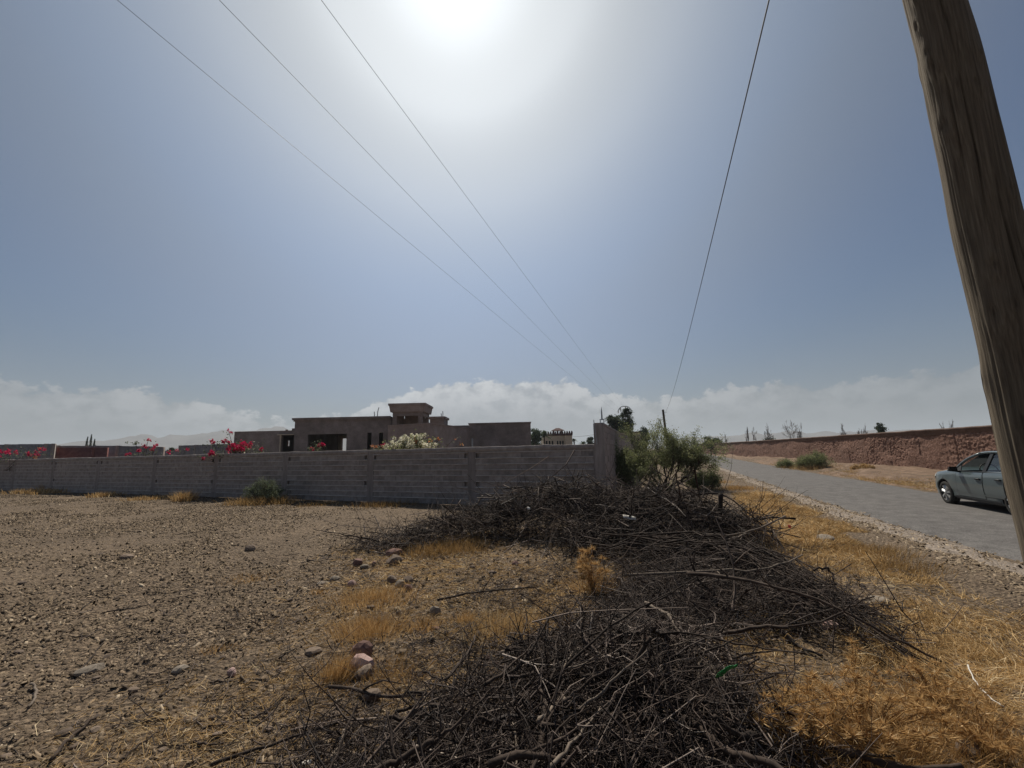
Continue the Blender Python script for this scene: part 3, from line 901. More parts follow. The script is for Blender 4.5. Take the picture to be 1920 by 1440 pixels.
vb('roof_block', MB().box(X(541, YM), X(550.5, YM), YM + .6, YM + 1.2, zl - .12, zl + .2), MT['villa'])
# tower: wide flaring roof slab on posts over a dark loggia
YT = 36.0
tx0, tx1 = X(728.5, YT), X(796.5, YT)
tz0, tz1 = Z(760, 772, YT), Z(760, 756, YT)
TD = 3.4
def slab(m, a, b, y0, y1, z0, z1, fl):
    return m.hexa([(a + fl, y0 + fl, z0), (b - fl, y0 + fl, z0), (b - fl, y1 - fl, z0), (a + fl, y1 - fl, z0)], [(a, y0, z1), (b, y0, z1), (b, y1, z1), (a, y1, z1)])
vb('tower_roof', slab(MB(), tx0, tx1, YT, YT + TD, tz0, tz1 - .17, .09), MT['villa2'])
vb('tower_cornice', MB().box(tx0 - .06, tx1 + .06, YT - .06, YT + TD + .06, tz1 - .167, tz1), MT['villa2'])
fx0, fx1 = tx0 + .25, tx1 - .25
vb('tower_beam', MB().box(fx0, fx1, YT + .25, YT + .5, tz0 - .32, tz0 - .003).box(fx1 - .25, fx1, YT + .503, YT + TD - .2, tz0 - .32, tz0 - .003).box(fx0, fx0 + .25, YT + .503, YT + TD - .2, tz0 - .32, tz0 - .003), MT['villa'])
for a in (fx0, fx1 - .34):
    for b in (YT + .27, YT + TD - .5):
        vb('tower_post', MB().box(a, a + .32, b, b + .3, 0, tz0 - .323), MT['villa'])
hol = [(X(753, YT + 3) - .05, X(753, YT + 3) + .06, Z(753, 779.6, YT + 3), Z(753, 777.8, YT + 3)), (X(782, YT + 3) - .05, X(782, YT + 3) + .06, Z(782, 778.6, YT + 3), Z(782, 776.8, YT + 3))]
m = panel(MB(), fx0 + .34, fx1 - .36, 0, tz0 - .003, YT + TD - .45, .2, hol)
vb('tower_back_wall', m, MT['villa'])
vb('tower_side_wall', MB().box(fx0 + .02, fx0 + .2, YT + .6, YT + TD - .51, 0, tz0 - .325), MT['villa'])
# smaller turret behind
YQ = 41.0
q0, q1, qz = X(806, YQ), X(832.5, YQ), Z(820, 781, YQ)
vb('turret', MB().box(q0, q1, YQ, YQ + 2.4, 0, qz - .2), MT['villa'])
vb('turret_cornice', MB().box(q0 - .2, q1 + .12, YQ - .12, YQ + 2.6, qz - .197, qz), MT['villa2'])
# angled low front pavilion
pa, pb_, pc = np.array([X(727.5, 30.5), 30.5]), np.array([X(805, 29.2), 29.2]), np.array([X(885, 36.5), 36.5])
za = Z(805, 795, 29.2)
for i, (a, b) in enumerate(((pa, pb_), (pb_, pc))):
    d = (b - a) / np.linalg.norm(b - a)
    nrm = np.array([-d[1], d[0]])
    a2 = a + d * (.003 if i else 0)
    z = [za - .02, za, za - .02][i:i + 2]
    A, B, C2, D = a2, b, b + nrm * .25, a2 + nrm * .25
    vb('pavilion_wall', MB().hexa([(*A, 0), (*B, 0), (*C2, 0), (*D, 0)], [(*A, z[0]), (*B, z[1]), (*C2, z[1]), (*D, z[0])]), MT['villa2'])
    e = nrm * -.05
    vb('pavilion_coping', MB().hexa([(*(A + e), z[0] + .003), (*(B + e), z[1] + .003), (*C2, z[1] + .003), (*D, z[0] + .003)], [(*(A + e), z[0] + .08), (*(B + e), z[1] + .08), (*C2, z[1] + .08), (*D, z[0] + .08)]), MT['villa2'])
    if i == 1:
        k = a2 + d * (np.linalg.norm(b - a) * .84)
        k2 = k + d * .8
        o_ = nrm * -.02
        vb('recess_shade_slab', MB().hexa([(*(k + o_), 1.2), (*(k2 + o_), 1.2), (*(k2 + nrm * .02), 1.2), (*(k + nrm * .02), 1.2)], [(*(k + o_), 2.1), (*(k2 + o_), 2.1), (*(k2 + nrm * .02), 2.1), (*(k + nrm * .02), 2.1)]), MT['black'])  # black slab set proud of the wall, its colour standing in for a recess's shade
# right block and the connecting wall
YR = 36.0
c0, c1, cz = X(880.5, YR), X(995, YR), Z(940, 793.5, YR)
vb('right_wing', MB().box(c0, c1, YR, YR + 9, 0, cz - .05), MT['villa'])
vb('right_wing_coping', MB().box(c0 - .1, c1 + .04, YR - .08, YR + 9, cz - .047, cz + .06), MT['villa'])
zc = Z(850, 798, 44)
vb('rear_wall', MB().box(X(812, 44), X(900, 44), 44, 44.3, 0, zc), MT['villa'])
for px, yy_, pt, bend in ((701, YM + 1, 772, 0), (707, YM + .8, 764, .12), (830, YQ + 1, 771, 0), (827, YQ + 1, 775, 0)):
    zt_ = Z(px, pt, yy_)
    xx = X(px, yy_)
    zb_ = (zt if yy_ < 40 else qz) - .3
    vb('rebar', MB().tube([(xx, yy_, zb_), (xx + .02, yy_, (zb_ + zt_) / 2 + .2), (xx + bend, yy_, zt_)], .035, 5), MT['wire'])
vb('boundary_stub', MB().box(X(884, 33), X(884, 33) + .1, 33, 33.1, 0, Z(884, 822, 33)), MT['galv'])

# ------------------------------------------------------------------ compound walls on the left
def far_wall(name, label, p, q, za_, zb_, mt, th=.25, group=None, jag=.04):
    p, q = np.array(p), np.array(q)
    Ld = np.linalg.norm(q - p)
    e = empty(name, (p[0], p[1], 0), math.atan2(q[1] - p[1], q[0] - p[0]))
    tag(e, label, 'wall', group)
    V, n = [], 40
    for i in range(n + 1):
        t = i / n
        z = za_ + (zb_ - za_) * t + jag * float(fbm(t * 9, za_, 0, 3, 3))
        V += [(t * Ld, 0, 0), (t * Ld, 0, z), (t * Ld, th, z), (t * Ld, th, 0)]
    i = np.arange(len(V)).reshape(n + 1, 4)
    F = [np.stack([i[:-1, :-1], i[1:, :-1], i[1:, 1:], i[:-1, 1:]], -1).reshape(-1, 4), np.array([[0, 1, 2, 3], [4 * n + 3, 4 * n + 2, 4 * n + 1, 4 * n]])]
    obj('wall_face', np_mesh('wall_face', np.array(V), F), mt, e)
    m = MB()
    for s in np.arange(0, Ld, 3.2):
        m2 = MB().box(s - .15, s + .15, -.03, th + .02, 0, za_ + (zb_ - za_) * s / Ld + .02)
        m2.build('pier', MT['pier'] if mt is not MT['redwall'] else MT['redwall'], e)
    return e
def PX(px, Y): 
    return (X(px, Y), Y)
far_wall('compound_wall', 'dark grey far wall at the left edge with wavy top', PX(-60, 44), PX(107, 46), Z(0, 833.5, 45), Z(107, 832, 46), MT['block'])
far_wall('compound_wall', 'lighter corner return wall beside the dark red wall', PX(107.5, 46.05), PX(111, 52), Z(107, 832, 46), Z(111, 834, 52), MT['villa2'], jag=.02)
far_wall('compound_wall', 'dark red far wall with pale capping at left', PX(115, 48), PX(206, 49), Z(115, 839, 48), Z(206, 839, 49), MT['redwall'])
far_wall('compound_wall', 'grey wall rising just behind the dark red wall', PX(112, 50.5), PX(226, 51), Z(112, 835.5, 50.5), Z(210, 836, 51), MT['villa'])
far_wall('compound_wall', 'grey far wall behind the tall pink sprig, left of the gap', PX(226, 50), PX(288, 49), Z(226, 836, 50), Z(288, 837, 49), MT['villa'])
far_wall('compound_wall', 'short brown wall end beside the gap at left', PX(288, 48.7), PX(309, 48.2), Z(288, 837.3, 48.7), Z(309, 838, 48.2), MT['villa2'])
far_wall('compound_wall', 'dark low wall running into the villa wing behind the magenta bush', PX(340, 47), PX(437, 42), Z(340, 835.5, 47), Z(437, 832, 42), MT['villa'])
far_wall('compound_wall', 'distant low wall closing the gap at left', PX(306, 62), PX(345, 62), Z(320, 845, 62), Z(340, 844.5, 62), MT['villa2'])

# ------------------------------------------------------------------ cream villa with crenellated roof
YV = 88.0
cvx = X(1037, YV)
cvl = empty('cream_villa', (cvx, YV, 0))
tag(cvl, 'small cream villa with arched windows and dark toothed parapet', 'house')
def cb(name, mb_, mt):
    mb_.v = [(a - cvx, b - YV, c) for a, b, c in mb_.v]
    return mb_.build(name, mt, cvl)
a0, a1, a2x = X(1018, YV), X(1058, YV), X(1072, YV - 1)
zr = Z(1040, 817, YV)
wins = []
for px in (1024, 1029.5, 1035, 1044.5, 1049.5, 1054.5):
    w0, w1 = X(px - 1.7, YV), X(px + 1.7, YV)
    wins.append((w0, w1, .8, Z(px, 826.5, YV)))
m = panel(MB(), a0, a1, 0, zr, YV, .35, wins)
cb('front_wall', m, MT['cream'])
cb('side_bay', MB().box(a1 + .003, a2x, YV - 1, YV + 9, 0, zr - .05), MT['cream'])
cb('back_wall', MB().box(a0, a1, YV + 8, YV + 8.3, 0, zr).box(a0, a0 + .3, YV + .36, YV + 7.99, 0, zr), MT['cream'])
cb('roof_slab', MB().box(a0 + .31, a1, YV + .36, YV + 7.99, zr - .5, zr - .2), MT['cream'])
for w in wins:
    wx, wr = (w[0] + w[1]) / 2, (w[1] - w[0]) / 2
    ar = [(wx + wr * math.cos(t), YV + .03, w[3] - wr + wr * math.sin(t)) for t in np.linspace(0, math.pi, 9)]
    mm = MB()
    for s in (0, 1):                                          # spandrels round the arch head
        pts_ = ar[:5] + [(w[1], YV + .03, w[3])] if s == 0 else ar[4:] + [(w[0], YV + .03, w[3])]
        mm.hexa(pts_, [(p[0], p[1] + .2, p[2]) for p in pts_])
    arch = cb('window', mm, MT['cream'])
    mb2 = MB().box(w[0], w[1], YV + .28, YV + .3, .8, w[3])
    mb2.v = [(a - cvx, b - YV, c) for a, b, c in mb2.v]
    mb2.build('pane', MT['black'], arch)
cb('parapet', MB().box(a0 - .1, a1 + .1, YV - .15, YV + .25, zr + .003, zr + .35).box(a1 + .103, a2x + .1, YV - 1.15, YV + 2, zr - .04, zr + .33), MT['darkroof'])
for px in list(np.arange(1019, 1072.5, 4.4)):
    yv = YV - .1 if px < 1058 else YV - 1.1
    c = X(px, yv)
    cb('merlon', MB().hexa([(c - .22, yv, zr + .33), (c + .22, yv, zr + .33), (c + .22, yv + .25, zr + .33), (c - .22, yv + .25, zr + .33)], [(c - .08, yv, zr + .85), (c + .08, yv, zr + .85), (c + .08, yv + .25, zr + .85), (c - .08, yv + .25, zr + .85)]), MT['darkroof'])
k0, k1, kz = X(1036, YV + 3), X(1055, YV + 3), Z(1045, 807.5, YV + 3)
for xx in (k0 + .2, (k0 + k1) / 2, k1 - .2):
    for yy_ in (YV + 2.5, YV + 4.3):
        cb('kiosk_post', MB().box(xx - .1, xx + .1, yy_, yy_ + .2, zr - .2, kz), MT['darkroof'])
cb('kiosk_roof', MB().hexa([(k0 - .3, YV + 2, kz + .003), (k1 + .3, YV + 2, kz + .003), (k1 + .3, YV + 5, kz + .003), (k0 - .3, YV + 5, kz + .003)], [(k0 + .7, YV + 3.2, kz + .55), (k1 - .7, YV + 3.2, kz + .55), (k1 - .7, YV + 3.8, kz + .55), (k0 + .7, YV + 3.8, kz + .55)]), MT['darkroof'])
# pale house half hidden behind the thorn tree
hb = empty('roadside_house', (X(1200, 58), 58, 0))
tag(hb, 'flat roofed pale brown house half hidden behind the thorn tree', 'house')
hx = X(1200, 58)
m = MB().box(X(1167, 58) - hx, X(1200, 58) - hx, 0, 7, 0, Z(1190, 811, 58))
m.build('wall', MT['villa2'], hb)
m = MB().box(X(1166, 58) - hx, X(1201, 58) - hx, -.2, 7.1, Z(1190, 811, 58) + .003, Z(1190, 810, 58) + .05)
m.build('roof_edge', MT['darkroof'], hb)
# ------------------------------------------------------------------ vegetation
def grow(r, p, d, Ln, rad, depth, spread, up, kids, shrink, curl, acc, tips, n=5):
    P = wig(np.array([p]), np.array([d]), np.array([Ln]), n, curl, -up * .15, r)[0]
    R1 = np.linspace(rad, rad * .62, n)
    acc.append((P, R1))
    if depth == 0:
        tips.append(P)
        return
    k = kids if isinstance(kids, int) else r.integers(kids[0], kids[1] + 1)
    for j in range(k):
        t = r.uniform(.35, 1.0) if j else 1.0
        q = P[min(int(t * (n - 1) + .5), n - 1)]
        dd = P[-1] - P[-2]
        dd /= np.linalg.norm(dd)
        nd = dd + r.normal(0, spread, 3) + np.array([0, 0, up * .2])
        nd /= np.linalg.norm(nd)
        grow(r, q, nd, Ln * shrink * r.uniform(.75, 1.2), rad * .6, depth - 1, spread, up, kids, shrink, curl, acc, tips, n)
def wood_mesh(name, acc, k=5, tone=.4):
    P = np.stack([a for a, _ in acc])
    Rr = np.stack([b for _, b in acc])
    V, F = tubes(P, Rr, k)
    return np_mesh(name, V, F, np.full(len(V), tone), smooth=True)
def leaves_mesh(name, tips, per, size, spread, r, aspect=.45, along=True):
    T = np.stack(tips)
    n = T.shape[1]
    t = r.uniform(.15, 1.05, (len(T), per)) * (n - 1)
    i = np.clip(t.astype(int), 0, n - 2)
    f = (t - i)[..., None]
    ii = np.arange(len(T))[:, None]
    c = T[ii, i] * (1 - f) + T[ii, i + 1] * f
    c = c + r.normal(0, spread, c.shape)
    c = c.reshape(-1, 3)
    V, F = leafq(c, size * r.uniform(.6, 1.3, len(c)), r, 0, aspect)
    tone = np.repeat(np.clip(r.normal(.5, .2, len(c)) + .1 * np.repeat(r.normal(0, 1, len(T)), per), 0, 1), 4)
    return np_mesh(name, V, F, tone)

# the thorn tree at the wall corner
r = np.random.default_rng(31)
ac = empty('thorn_tree', (6.3, 19.0, float(hz(6.3, 19.0))))
tag(ac, 'spreading many stemmed green thorn tree by the wall corner and road', 'tree')
acc, tips = [], []
stems = [(-1.0, .1, .75), (-.55, -.3, .95), (-.2, .3, 1.0), (.1, -.35, 1.05), (.5, .1, .95), (.9, -.1, .62), (1.25, .3, .42), (-1.4, -.1, .5), (.3, .5, .9), (-.5, .4, .7), (1.0, -.4, .25), (.75, .35, .8), (-.15, -.5, .6)]
for sx_, sy_, sz_ in stems:
    d = np.array([sx_, sy_, sz_])
    grow(r, np.array([sx_ * .12, sy_ * .12, 0]), d / np.linalg.norm(d), r.uniform(.8, 1.12), .032, 3, .5, .22, (3, 5), .72, .3, acc, tips)
# second low clump to the left
for k in range(11):
    d = np.array([r.uniform(-1, .4), r.uniform(-.5, .5), r.uniform(.5, 1)])
    grow(r, np.array([-1.55 + r.normal(0, .08), -.2, 0]), d / np.linalg.norm(d), r.uniform(.55, .85), .018, 3, .5, .25, (3, 4), .68, .3, acc, tips)
AS = np.array([1.2, 1.15, 1.22])
acc = [(a * AS, b) for a, b in acc]
tips = [t_ * AS for t_ in tips]
obj('stems', wood_mesh('stems', acc, 4), MT['bark'], ac)
tag(obj('foliage', leaves_mesh('foliage', tips, 62, .031, .075, r, .42), MT['acacia'], ac), kind='stuff')

def bush(name, label, cat, loc, rx, ry, h, seed, m, n_stem=26, per=30, size=.03, spread=.05, group=None, wood='bark', base_straw=0):
    r = np.random.default_rng(seed)
    e = empty(name, (loc[0], loc[1], float(hz(loc[0], loc[1]))))
    tag(e, label, cat, group)
    acc, tips = [], []
    for k in range(n_stem):
        a = r.uniform(0, 2 * math.pi)
        q = math.sqrt(r.uniform(0, 1))
        tgt = np.array([rx * q * math.cos(a), ry * q * math.sin(a), h * (1.02 - .62 * q * q) * r.uniform(.75, 1.05)])
        st_ = tgt * np.array([.35, .35, 0])
        d = tgt - st_
        Ln = np.linalg.norm(d) * .62
        grow(r, st_, d / np.linalg.norm(d), Ln, .012 * h + .004, 2, .35, .1, (2, 4), .5, .2, acc, tips)
    obj('stems', wood_mesh('stems', acc, 3), MT[wood], e)
    tag(obj('foliage', leaves_mesh('foliage', tips, per, size, spread, r), MT[m], e), kind='stuff')
    if base_straw:
        b = np.stack([r.normal(0, rx * .7, base_straw), r.normal(-.1, ry * .7, base_straw), np.zeros(base_straw)], 1)
        V, F = blades(b, np.stack([r.normal(0, .5, base_straw), r.normal(-.2, .4, base_straw), np.ones(base_straw)], 1), r.uniform(.12, .45, base_straw) * h, np.full(base_straw, .012), .4, r)
        tag(obj('dry_base_grass', np_mesh('dry_base_grass', V, F, np.repeat(r.uniform(0, .7, base_straw), 5)), MT['straw'], e), kind='stuff')
    return e
bush('tamarisk_bush', 'wispy grey green bush with straw skirt against the block wall', 'bush', (-9.5, 17.3), .78, .5, .98, 41, 'shrub', 34, 26, .022, .06, base_straw=1800)
bush('roadside_bush', 'rounded olive green bush beyond the road, largest on the dirt bank', 'bush', (20.9, 31.3), 1.25, .9, 1.22, 42, 'acacia', 46, 30, .034, .11, base_straw=900)
bush('roadside_bush', 'small dull green bush left of the rounded roadside bush', 'bush', (20.9, 34.6), .62, .5, .75, 43, 'acacia', 24, 24, .032, .09, base_straw=400)
bush('roadside_bush', 'low dry brown scrub right of the rounded roadside bush', 'bush', (20.9, 27.0), .7, .4, .38, 44, 'straw', 24, 24, .03, .06)
bush('undergrowth_bush', 'dark green low bush under the right side of the thorn tree', 'bush', (7.9, 18.7), .75, .5, .7, 45, 'acacia', 30, 30, .03, .07)

def flowers(name, label, cat, clusters, seed, Y, group=None, leaf='shrub'):
    """clusters: (px, py, rx_px, ry_px, material, count)"""
    r = np.random.default_rng(seed)
    c0 = AT(clusters[0][0], clusters[0][1], Y)
    e = empty(name, (c0[0], Y + .1, 0))
    tag(e, label, cat, group)
    acc, byM, lf = [], {}, []
    for px, py, rx, ry, mname, cnt in clusters:
        cnt = int(cnt * (.68 if mname == 'magenta' else .8))
        c = AT(px, py, Y) - np.array([c0[0], Y + .1, 0])
        sx_, sz_ = rx / FPX * Y, ry / FPX * Y
        q = c + np.stack([r.normal(0, sx_ * .5, cnt), r.normal(0, max(.15, sx_ * .35), cnt), r.normal(0, sz_ * .5, cnt)], 1)
        clump = r.integers(0, max(2, cnt // 28), cnt)            # papery bracts sit in knots
        cc = c + np.stack([r.normal(0, sx_ * .42, cnt), r.normal(0, max(.12, sx_ * .3), cnt), r.normal(0, sz_ * .38, cnt)], 1)
        q = cc[clump] + r.normal(0, .034 + .01 * sx_, (cnt, 3))
        byM.setdefault(mname, []).append(q)
        lf.append(c + np.stack([r.normal(0, sx_ * .55, cnt // 2), r.normal(0, .2, cnt // 2), r.normal(-sz_ * .35, sz_ * .55, cnt // 2)], 1))
        for j in range(max(2, cnt // 50)):
            tip = q[r.integers(0, cnt)]
            root = np.array([c[0] * .6 + r.normal(0, .2), .25, 1.2])
            t = np.linspace(0, 1, 5)[:, None]
            P = root * (1 - t) + tip * t + np.array([0, 0, .18]) * np.sin(t * math.pi) + r.normal(0, .02, (5, 3))
            acc.append((P, np.linspace(.014, .006, 5)))
    for j in range(3):                                            # main stems down to the soil behind the wall
        P = np.linspace([r.normal(0, .15), .3, 0], [r.normal(0, .3), .25, 1.4], 5) + r.normal(0, .03, (5, 3))
        acc.append((P, np.linspace(.03, .016, 5)))
    obj('stems', wood_mesh('stems', acc, 4), MT['bark'], e)
    lf = np.concatenate(lf)
    V, F = leafq(lf, .045 * r.uniform(.6, 1.2, len(lf)), r, 0, .6)
    tag(obj('foliage', np_mesh('foliage', V, F, np.repeat(r.uniform(0, 1, len(lf)), 4)), MT[leaf], e), kind='stuff')
    for mname, qs in byM.items():
        q = np.concatenate(qs)
        V, F = leafq(q, .040 * r.uniform(.6, 1.25, len(q)), r, 0, .8)
        tag(obj(mname + '_blossom', np_mesh('blossom', V, F, np.repeat(np.clip(r.normal(.5, .25, len(q)), 0, 1), 4)), MT[mname], e), kind='stuff')
    return e
gB = 'flowering bougainvillea behind the block wall'
flowers('bougainvillea', 'magenta bougainvillea at the far left above the block wall', 'flowering bush', [(-20, 850, 40, 14, 'magenta', 520), (25, 851, 40, 11, 'magenta', 460), (66, 849, 30, 8, 'orange', 60), (50, 846, 30, 8, 'magenta', 130), (75, 852, 14, 6, 'magenta', 60)], 51, 27.5, gB)
flowers('bougainvillea', 'sparse magenta bougainvillea with two tall sprigs above the wall', 'flowering bush', [(245, 850, 14, 6, 'magenta', 90), (290, 847, 26, 10, 'magenta', 240), (277, 840, 10, 8, 'magenta', 60), (277, 824, 5, 3, 'magenta', 30), (252, 829, 10, 4, 'shrub', 60), (345, 843, 16, 5, 'magenta', 70)], 52, 23.6, gB)
flowers('bougainvillea', 'bright magenta bougainvillea with a white cluster near the villa wing', 'flowering bush', [(440, 838, 38, 15, 'magenta', 700), (462, 836, 26, 13, 'magenta', 480), (455, 841, 9, 11, 'white', 190), (492, 843, 8, 6, 'magenta', 120), (405, 850, 24, 8, 'magenta', 170), (394, 830, 16, 5, 'magenta', 90), (425, 828, 20, 6, 'magenta', 120), (429, 812, 4, 8, 'magenta', 40), (380, 857, 6, 5, 'magenta', 40)], 53, 20.1, gB)
flowers('bougainvillea', 'small pink flower sprig in front of the dark villa opening', 'flowering bush', [(599, 833, 11, 6, 'magenta', 130), (586, 842, 7, 4, 'magenta', 60), (595, 842, 8, 5, 'shrub', 50)], 54, 18.6, gB)
flowers('bougainvillea', 'tiny pink flower tuft just left of the white blossom bush', 'flowering bush', [(717, 835, 7, 4, 'magenta', 60), (706, 838, 8, 6, 'orange', 25)], 55, 17.2, gB)
flowers('bougainvillea', 'big white bougainvillea in full blossom above the block wall', 'flowering bush', [(765, 830, 42, 17, 'white', 1250), (790, 836, 38, 9, 'white', 600), (742, 838, 30, 6, 'white', 420), (778, 820, 20, 9, 'white', 300), (785, 822, 10, 6, 'orange', 60), (811, 824, 9, 4, 'orange', 34), (862, 828, 20, 11, 'orange', 14)], 56, 16.9, gB, 'acacia')

# far trees
def tree(name, label, cat, px, base_Y, top_py, wpx, seed, leaf='treeleaf', per=24, size=.16, spread=.3, trunk=.16, depth=3, spreadk=.42, group=None, ls=.62, up=.5, kids=(3, 4)):
    r = np.random.default_rng(seed)
    x = X(px, base_Y, 820)
    H_ = Z(px, top_py, base_Y)
    e = empty(name, (x, base_Y, 0))
    tag(e, label, cat, group)
    acc, tips = [], []
    wm = wpx / FPX * base_Y / 2
    if leaf:                                                  # clumps of foliage carried on limbs
        nc = int(24 + wpx * .6)
        d = r.normal(0, 1, (nc, 3))
        d /= np.linalg.norm(d, axis=1, keepdims=True)
        c = d * (r.uniform(.25, 1, nc) ** .6)[:, None] * np.array([wm * .9, wm * .9, H_ * .34]) + np.array([0, 0, H_ * .65])
        c[:, 0] += r.normal(0, .1 * wm)
        for q in c:
            base = np.array([0, 0, H_ * r.uniform(.25, .45)])
            t_ = np.linspace(0, 1, 5)[:, None]
            acc.append((base * (1 - t_) + q * t_ + r.normal(0, .04, (5, 3)), np.linspace(trunk * .45, .02, 5)))
        acc.append((np.linspace([0, 0, 0], [r.normal(0, .1), 0, H_ * .62], 5), np.linspace(trunk, trunk * .5, 5)))
        cs = np.repeat(c, per * 5, axis=0)
        rad_ = np.repeat(r.uniform(.12, .24, nc) * wm, per * 5)[:, None]
        pts_ = cs + r.normal(0, 1, cs.shape) * rad_ * np.array([1, 1, .75])
        V, F = leafq(pts_, size * .62 * r.uniform(.6, 1.3, len(pts_)), r, 0, .55)
        tn = np.repeat(np.clip(np.repeat(r.normal(.45, .15, nc), per * 5) + r.normal(0, .15, len(pts_)), 0, 1), 4)
        obj('trunk', wood_mesh('trunk', acc, 5), MT['bark'], e)
        tag(obj('crown', np_mesh('crown', V, F, tn), MT[leaf], e), kind='stuff')
        return e
    grow(r, np.zeros(3), np.array([r.normal(0, .05), 0, 1.0]), H_ * .45, trunk, depth, spreadk, up, kids, ls, .12, acc, tips)
    P = np.concatenate([a for a, _ in acc])
    sx_, sz_ = wm / max(1e-3, np.quantile(np.abs(P[:, 0]), .97)), H_ / P[:, 2].max()
    S = np.array([sx_, sx_, sz_])
    acc = [(a * S, np.maximum(b * .8, .012)) for a, b in acc]
    obj('trunk', wood_mesh('trunk', acc, 4), MT['deadbark'], e)
    return e
gT = 'far trees beyond the walls'
tree('eucalyptus_tree', 'round headed dark tree, left of the pair behind the tall wall', 'tree', 1151, 60, 768, 26, 61, per=40, size=.13, spread=.28, group=gT)
tree('eucalyptus_tree', 'slim dark tree, right of the pair behind the tall wall', 'tree', 1177, 62, 764, 24, 62, per=44, size=.13, spread=.3, group=gT)
tree('eucalyptus_tree', 'dark tree showing low between the paired trees and side wall', 'tree', 1165, 64, 784, 30, 63, per=40, size=.14, spread=.3, group=gT)
tree('broadleaf_tree', 'leafy green tree against the right end of the unfinished villa', 'tree', 1003, 74, 804, 26, 64, 'palm', per=34, size=.16, spread=.4, group=gT)
tree('broadleaf_tree', 'bushy tree just left of the tall wall end', 'tree', 1107, 100, 818, 16, 65, per=26, size=.2, spread=.4, group=gT)
tree('broadleaf_tree', 'dark conifer shaped tree right of the thorn tree', 'tree', 1344, 110, 820, 18, 66, per=30, size=.22, spread=.4, group=gT)
tree('broadleaf_tree', 'dark rounded tree peeping over the thorn tree right shoulder', 'tree', 1331, 100, 819, 20, 67, per=30, size=.22, spread=.4, group=gT)
tree('broadleaf_tree', 'single leafy dark tree standing above the red earth wall', 'tree', 1652, 58, 790, 18, 68, per=26, size=.13, spread=.22, group=gT)
tree('broadleaf_tree', 'low leafy mass above the house behind the thorn tree', 'tree', 1207, 70, 800, 26, 69, per=26, size=.18, spread=.35, group=gT)
tree('broadleaf_tree', 'low bushy tree over the gap in the left compound walls', 'tree', 322, 70, 841, 20, 70, per=26, size=.2, spread=.35, group=gT)
tree('broadleaf_tree', 'green shrubbery behind the start of the red earth wall', 'tree', 1442, 96, 822, 24, 74, per=22, size=.22, spread=.4, group=gT)
gD = 'bare dead trees above the red earth wall'
for px, Y, top, wpx, lab in ((1364, 95, 811, 14, 'leftmost thin bare tree above the red earth wall'), (1404, 92, 800, 10, 'thin twin bare trunk, second from left above the red wall'), (1410, 93, 799, 12, 'thin twin bare trunk, third from left above the red wall'),
                             (1439, 90, 792, 20, 'upright bare tree left of the broad bare tree'), (1483, 86, 786, 26, 'broadest bare tree in the middle above the red earth wall'), (1504, 87, 792, 16, 'narrow bare tree touching the broad one on its right'),
                             (1581, 72, 793, 12, 'lone slim bare tree right of the broad bare tree'), (1616, 70, 793, 18, 'bare tree just left of the single leafy tree'), (1778, 52, 786, 18, 'faint spindly bare tree near the leaning wooden pole')):
    tree('bare_tree', lab, 'tree', px, Y, top, wpx, 80 + px % 97, None, trunk=.1, depth=5, spreadk=.42, group=gD, up=.5, ls=.74, kids=(2, 4))
gC = 'slender cypresses on the left skyline'
for px, top, wpx, sd, lab in ((161, 819, 5, 1, 'left slender cypress leaning on the left skyline'), (170, 814.5, 6, 2, 'tallest middle cypress on the left skyline'), (177, 823, 6, 3, 'short ragged right cypress on the left skyline')):
    r = np.random.default_rng(120 + sd)
    Y = 120
    x, H_ = X(px, Y, 830), Z(px, top, Y)
    e = tag(empty('cypress_tree', (x, Y, 0)), lab, 'tree', gC)
    MB().tube([(0, 0, 0), (0, 0, H_ * .5), (0, 0, H_ * .95)], [.12, .08, .02], 6).build('trunk', MT['bark'], e)
    t = r.uniform(.05, 1, 1400)
    rad = wpx / FPX * Y / 2 * np.sin(np.clip(t, 0, 1) ** .6 * math.pi) ** .7 * np.sqrt(r.uniform(.1, 1, 1400))
    a = r.uniform(0, 6.283, 1400)
    c = np.stack([rad * np.cos(a) + (.35 * t if sd == 1 else 0), rad * np.sin(a), t * H_], 1)
    V, F = leafq(c, .14 * r.uniform(.6, 1.2, 1400), r)
    tag(obj('crown', np_mesh('crown', V, F, np.repeat(r.uniform(0, 1, 1400), 4)), MT['treeleaf'], e), kind='stuff')
gP = 'date palms near the cream villa'
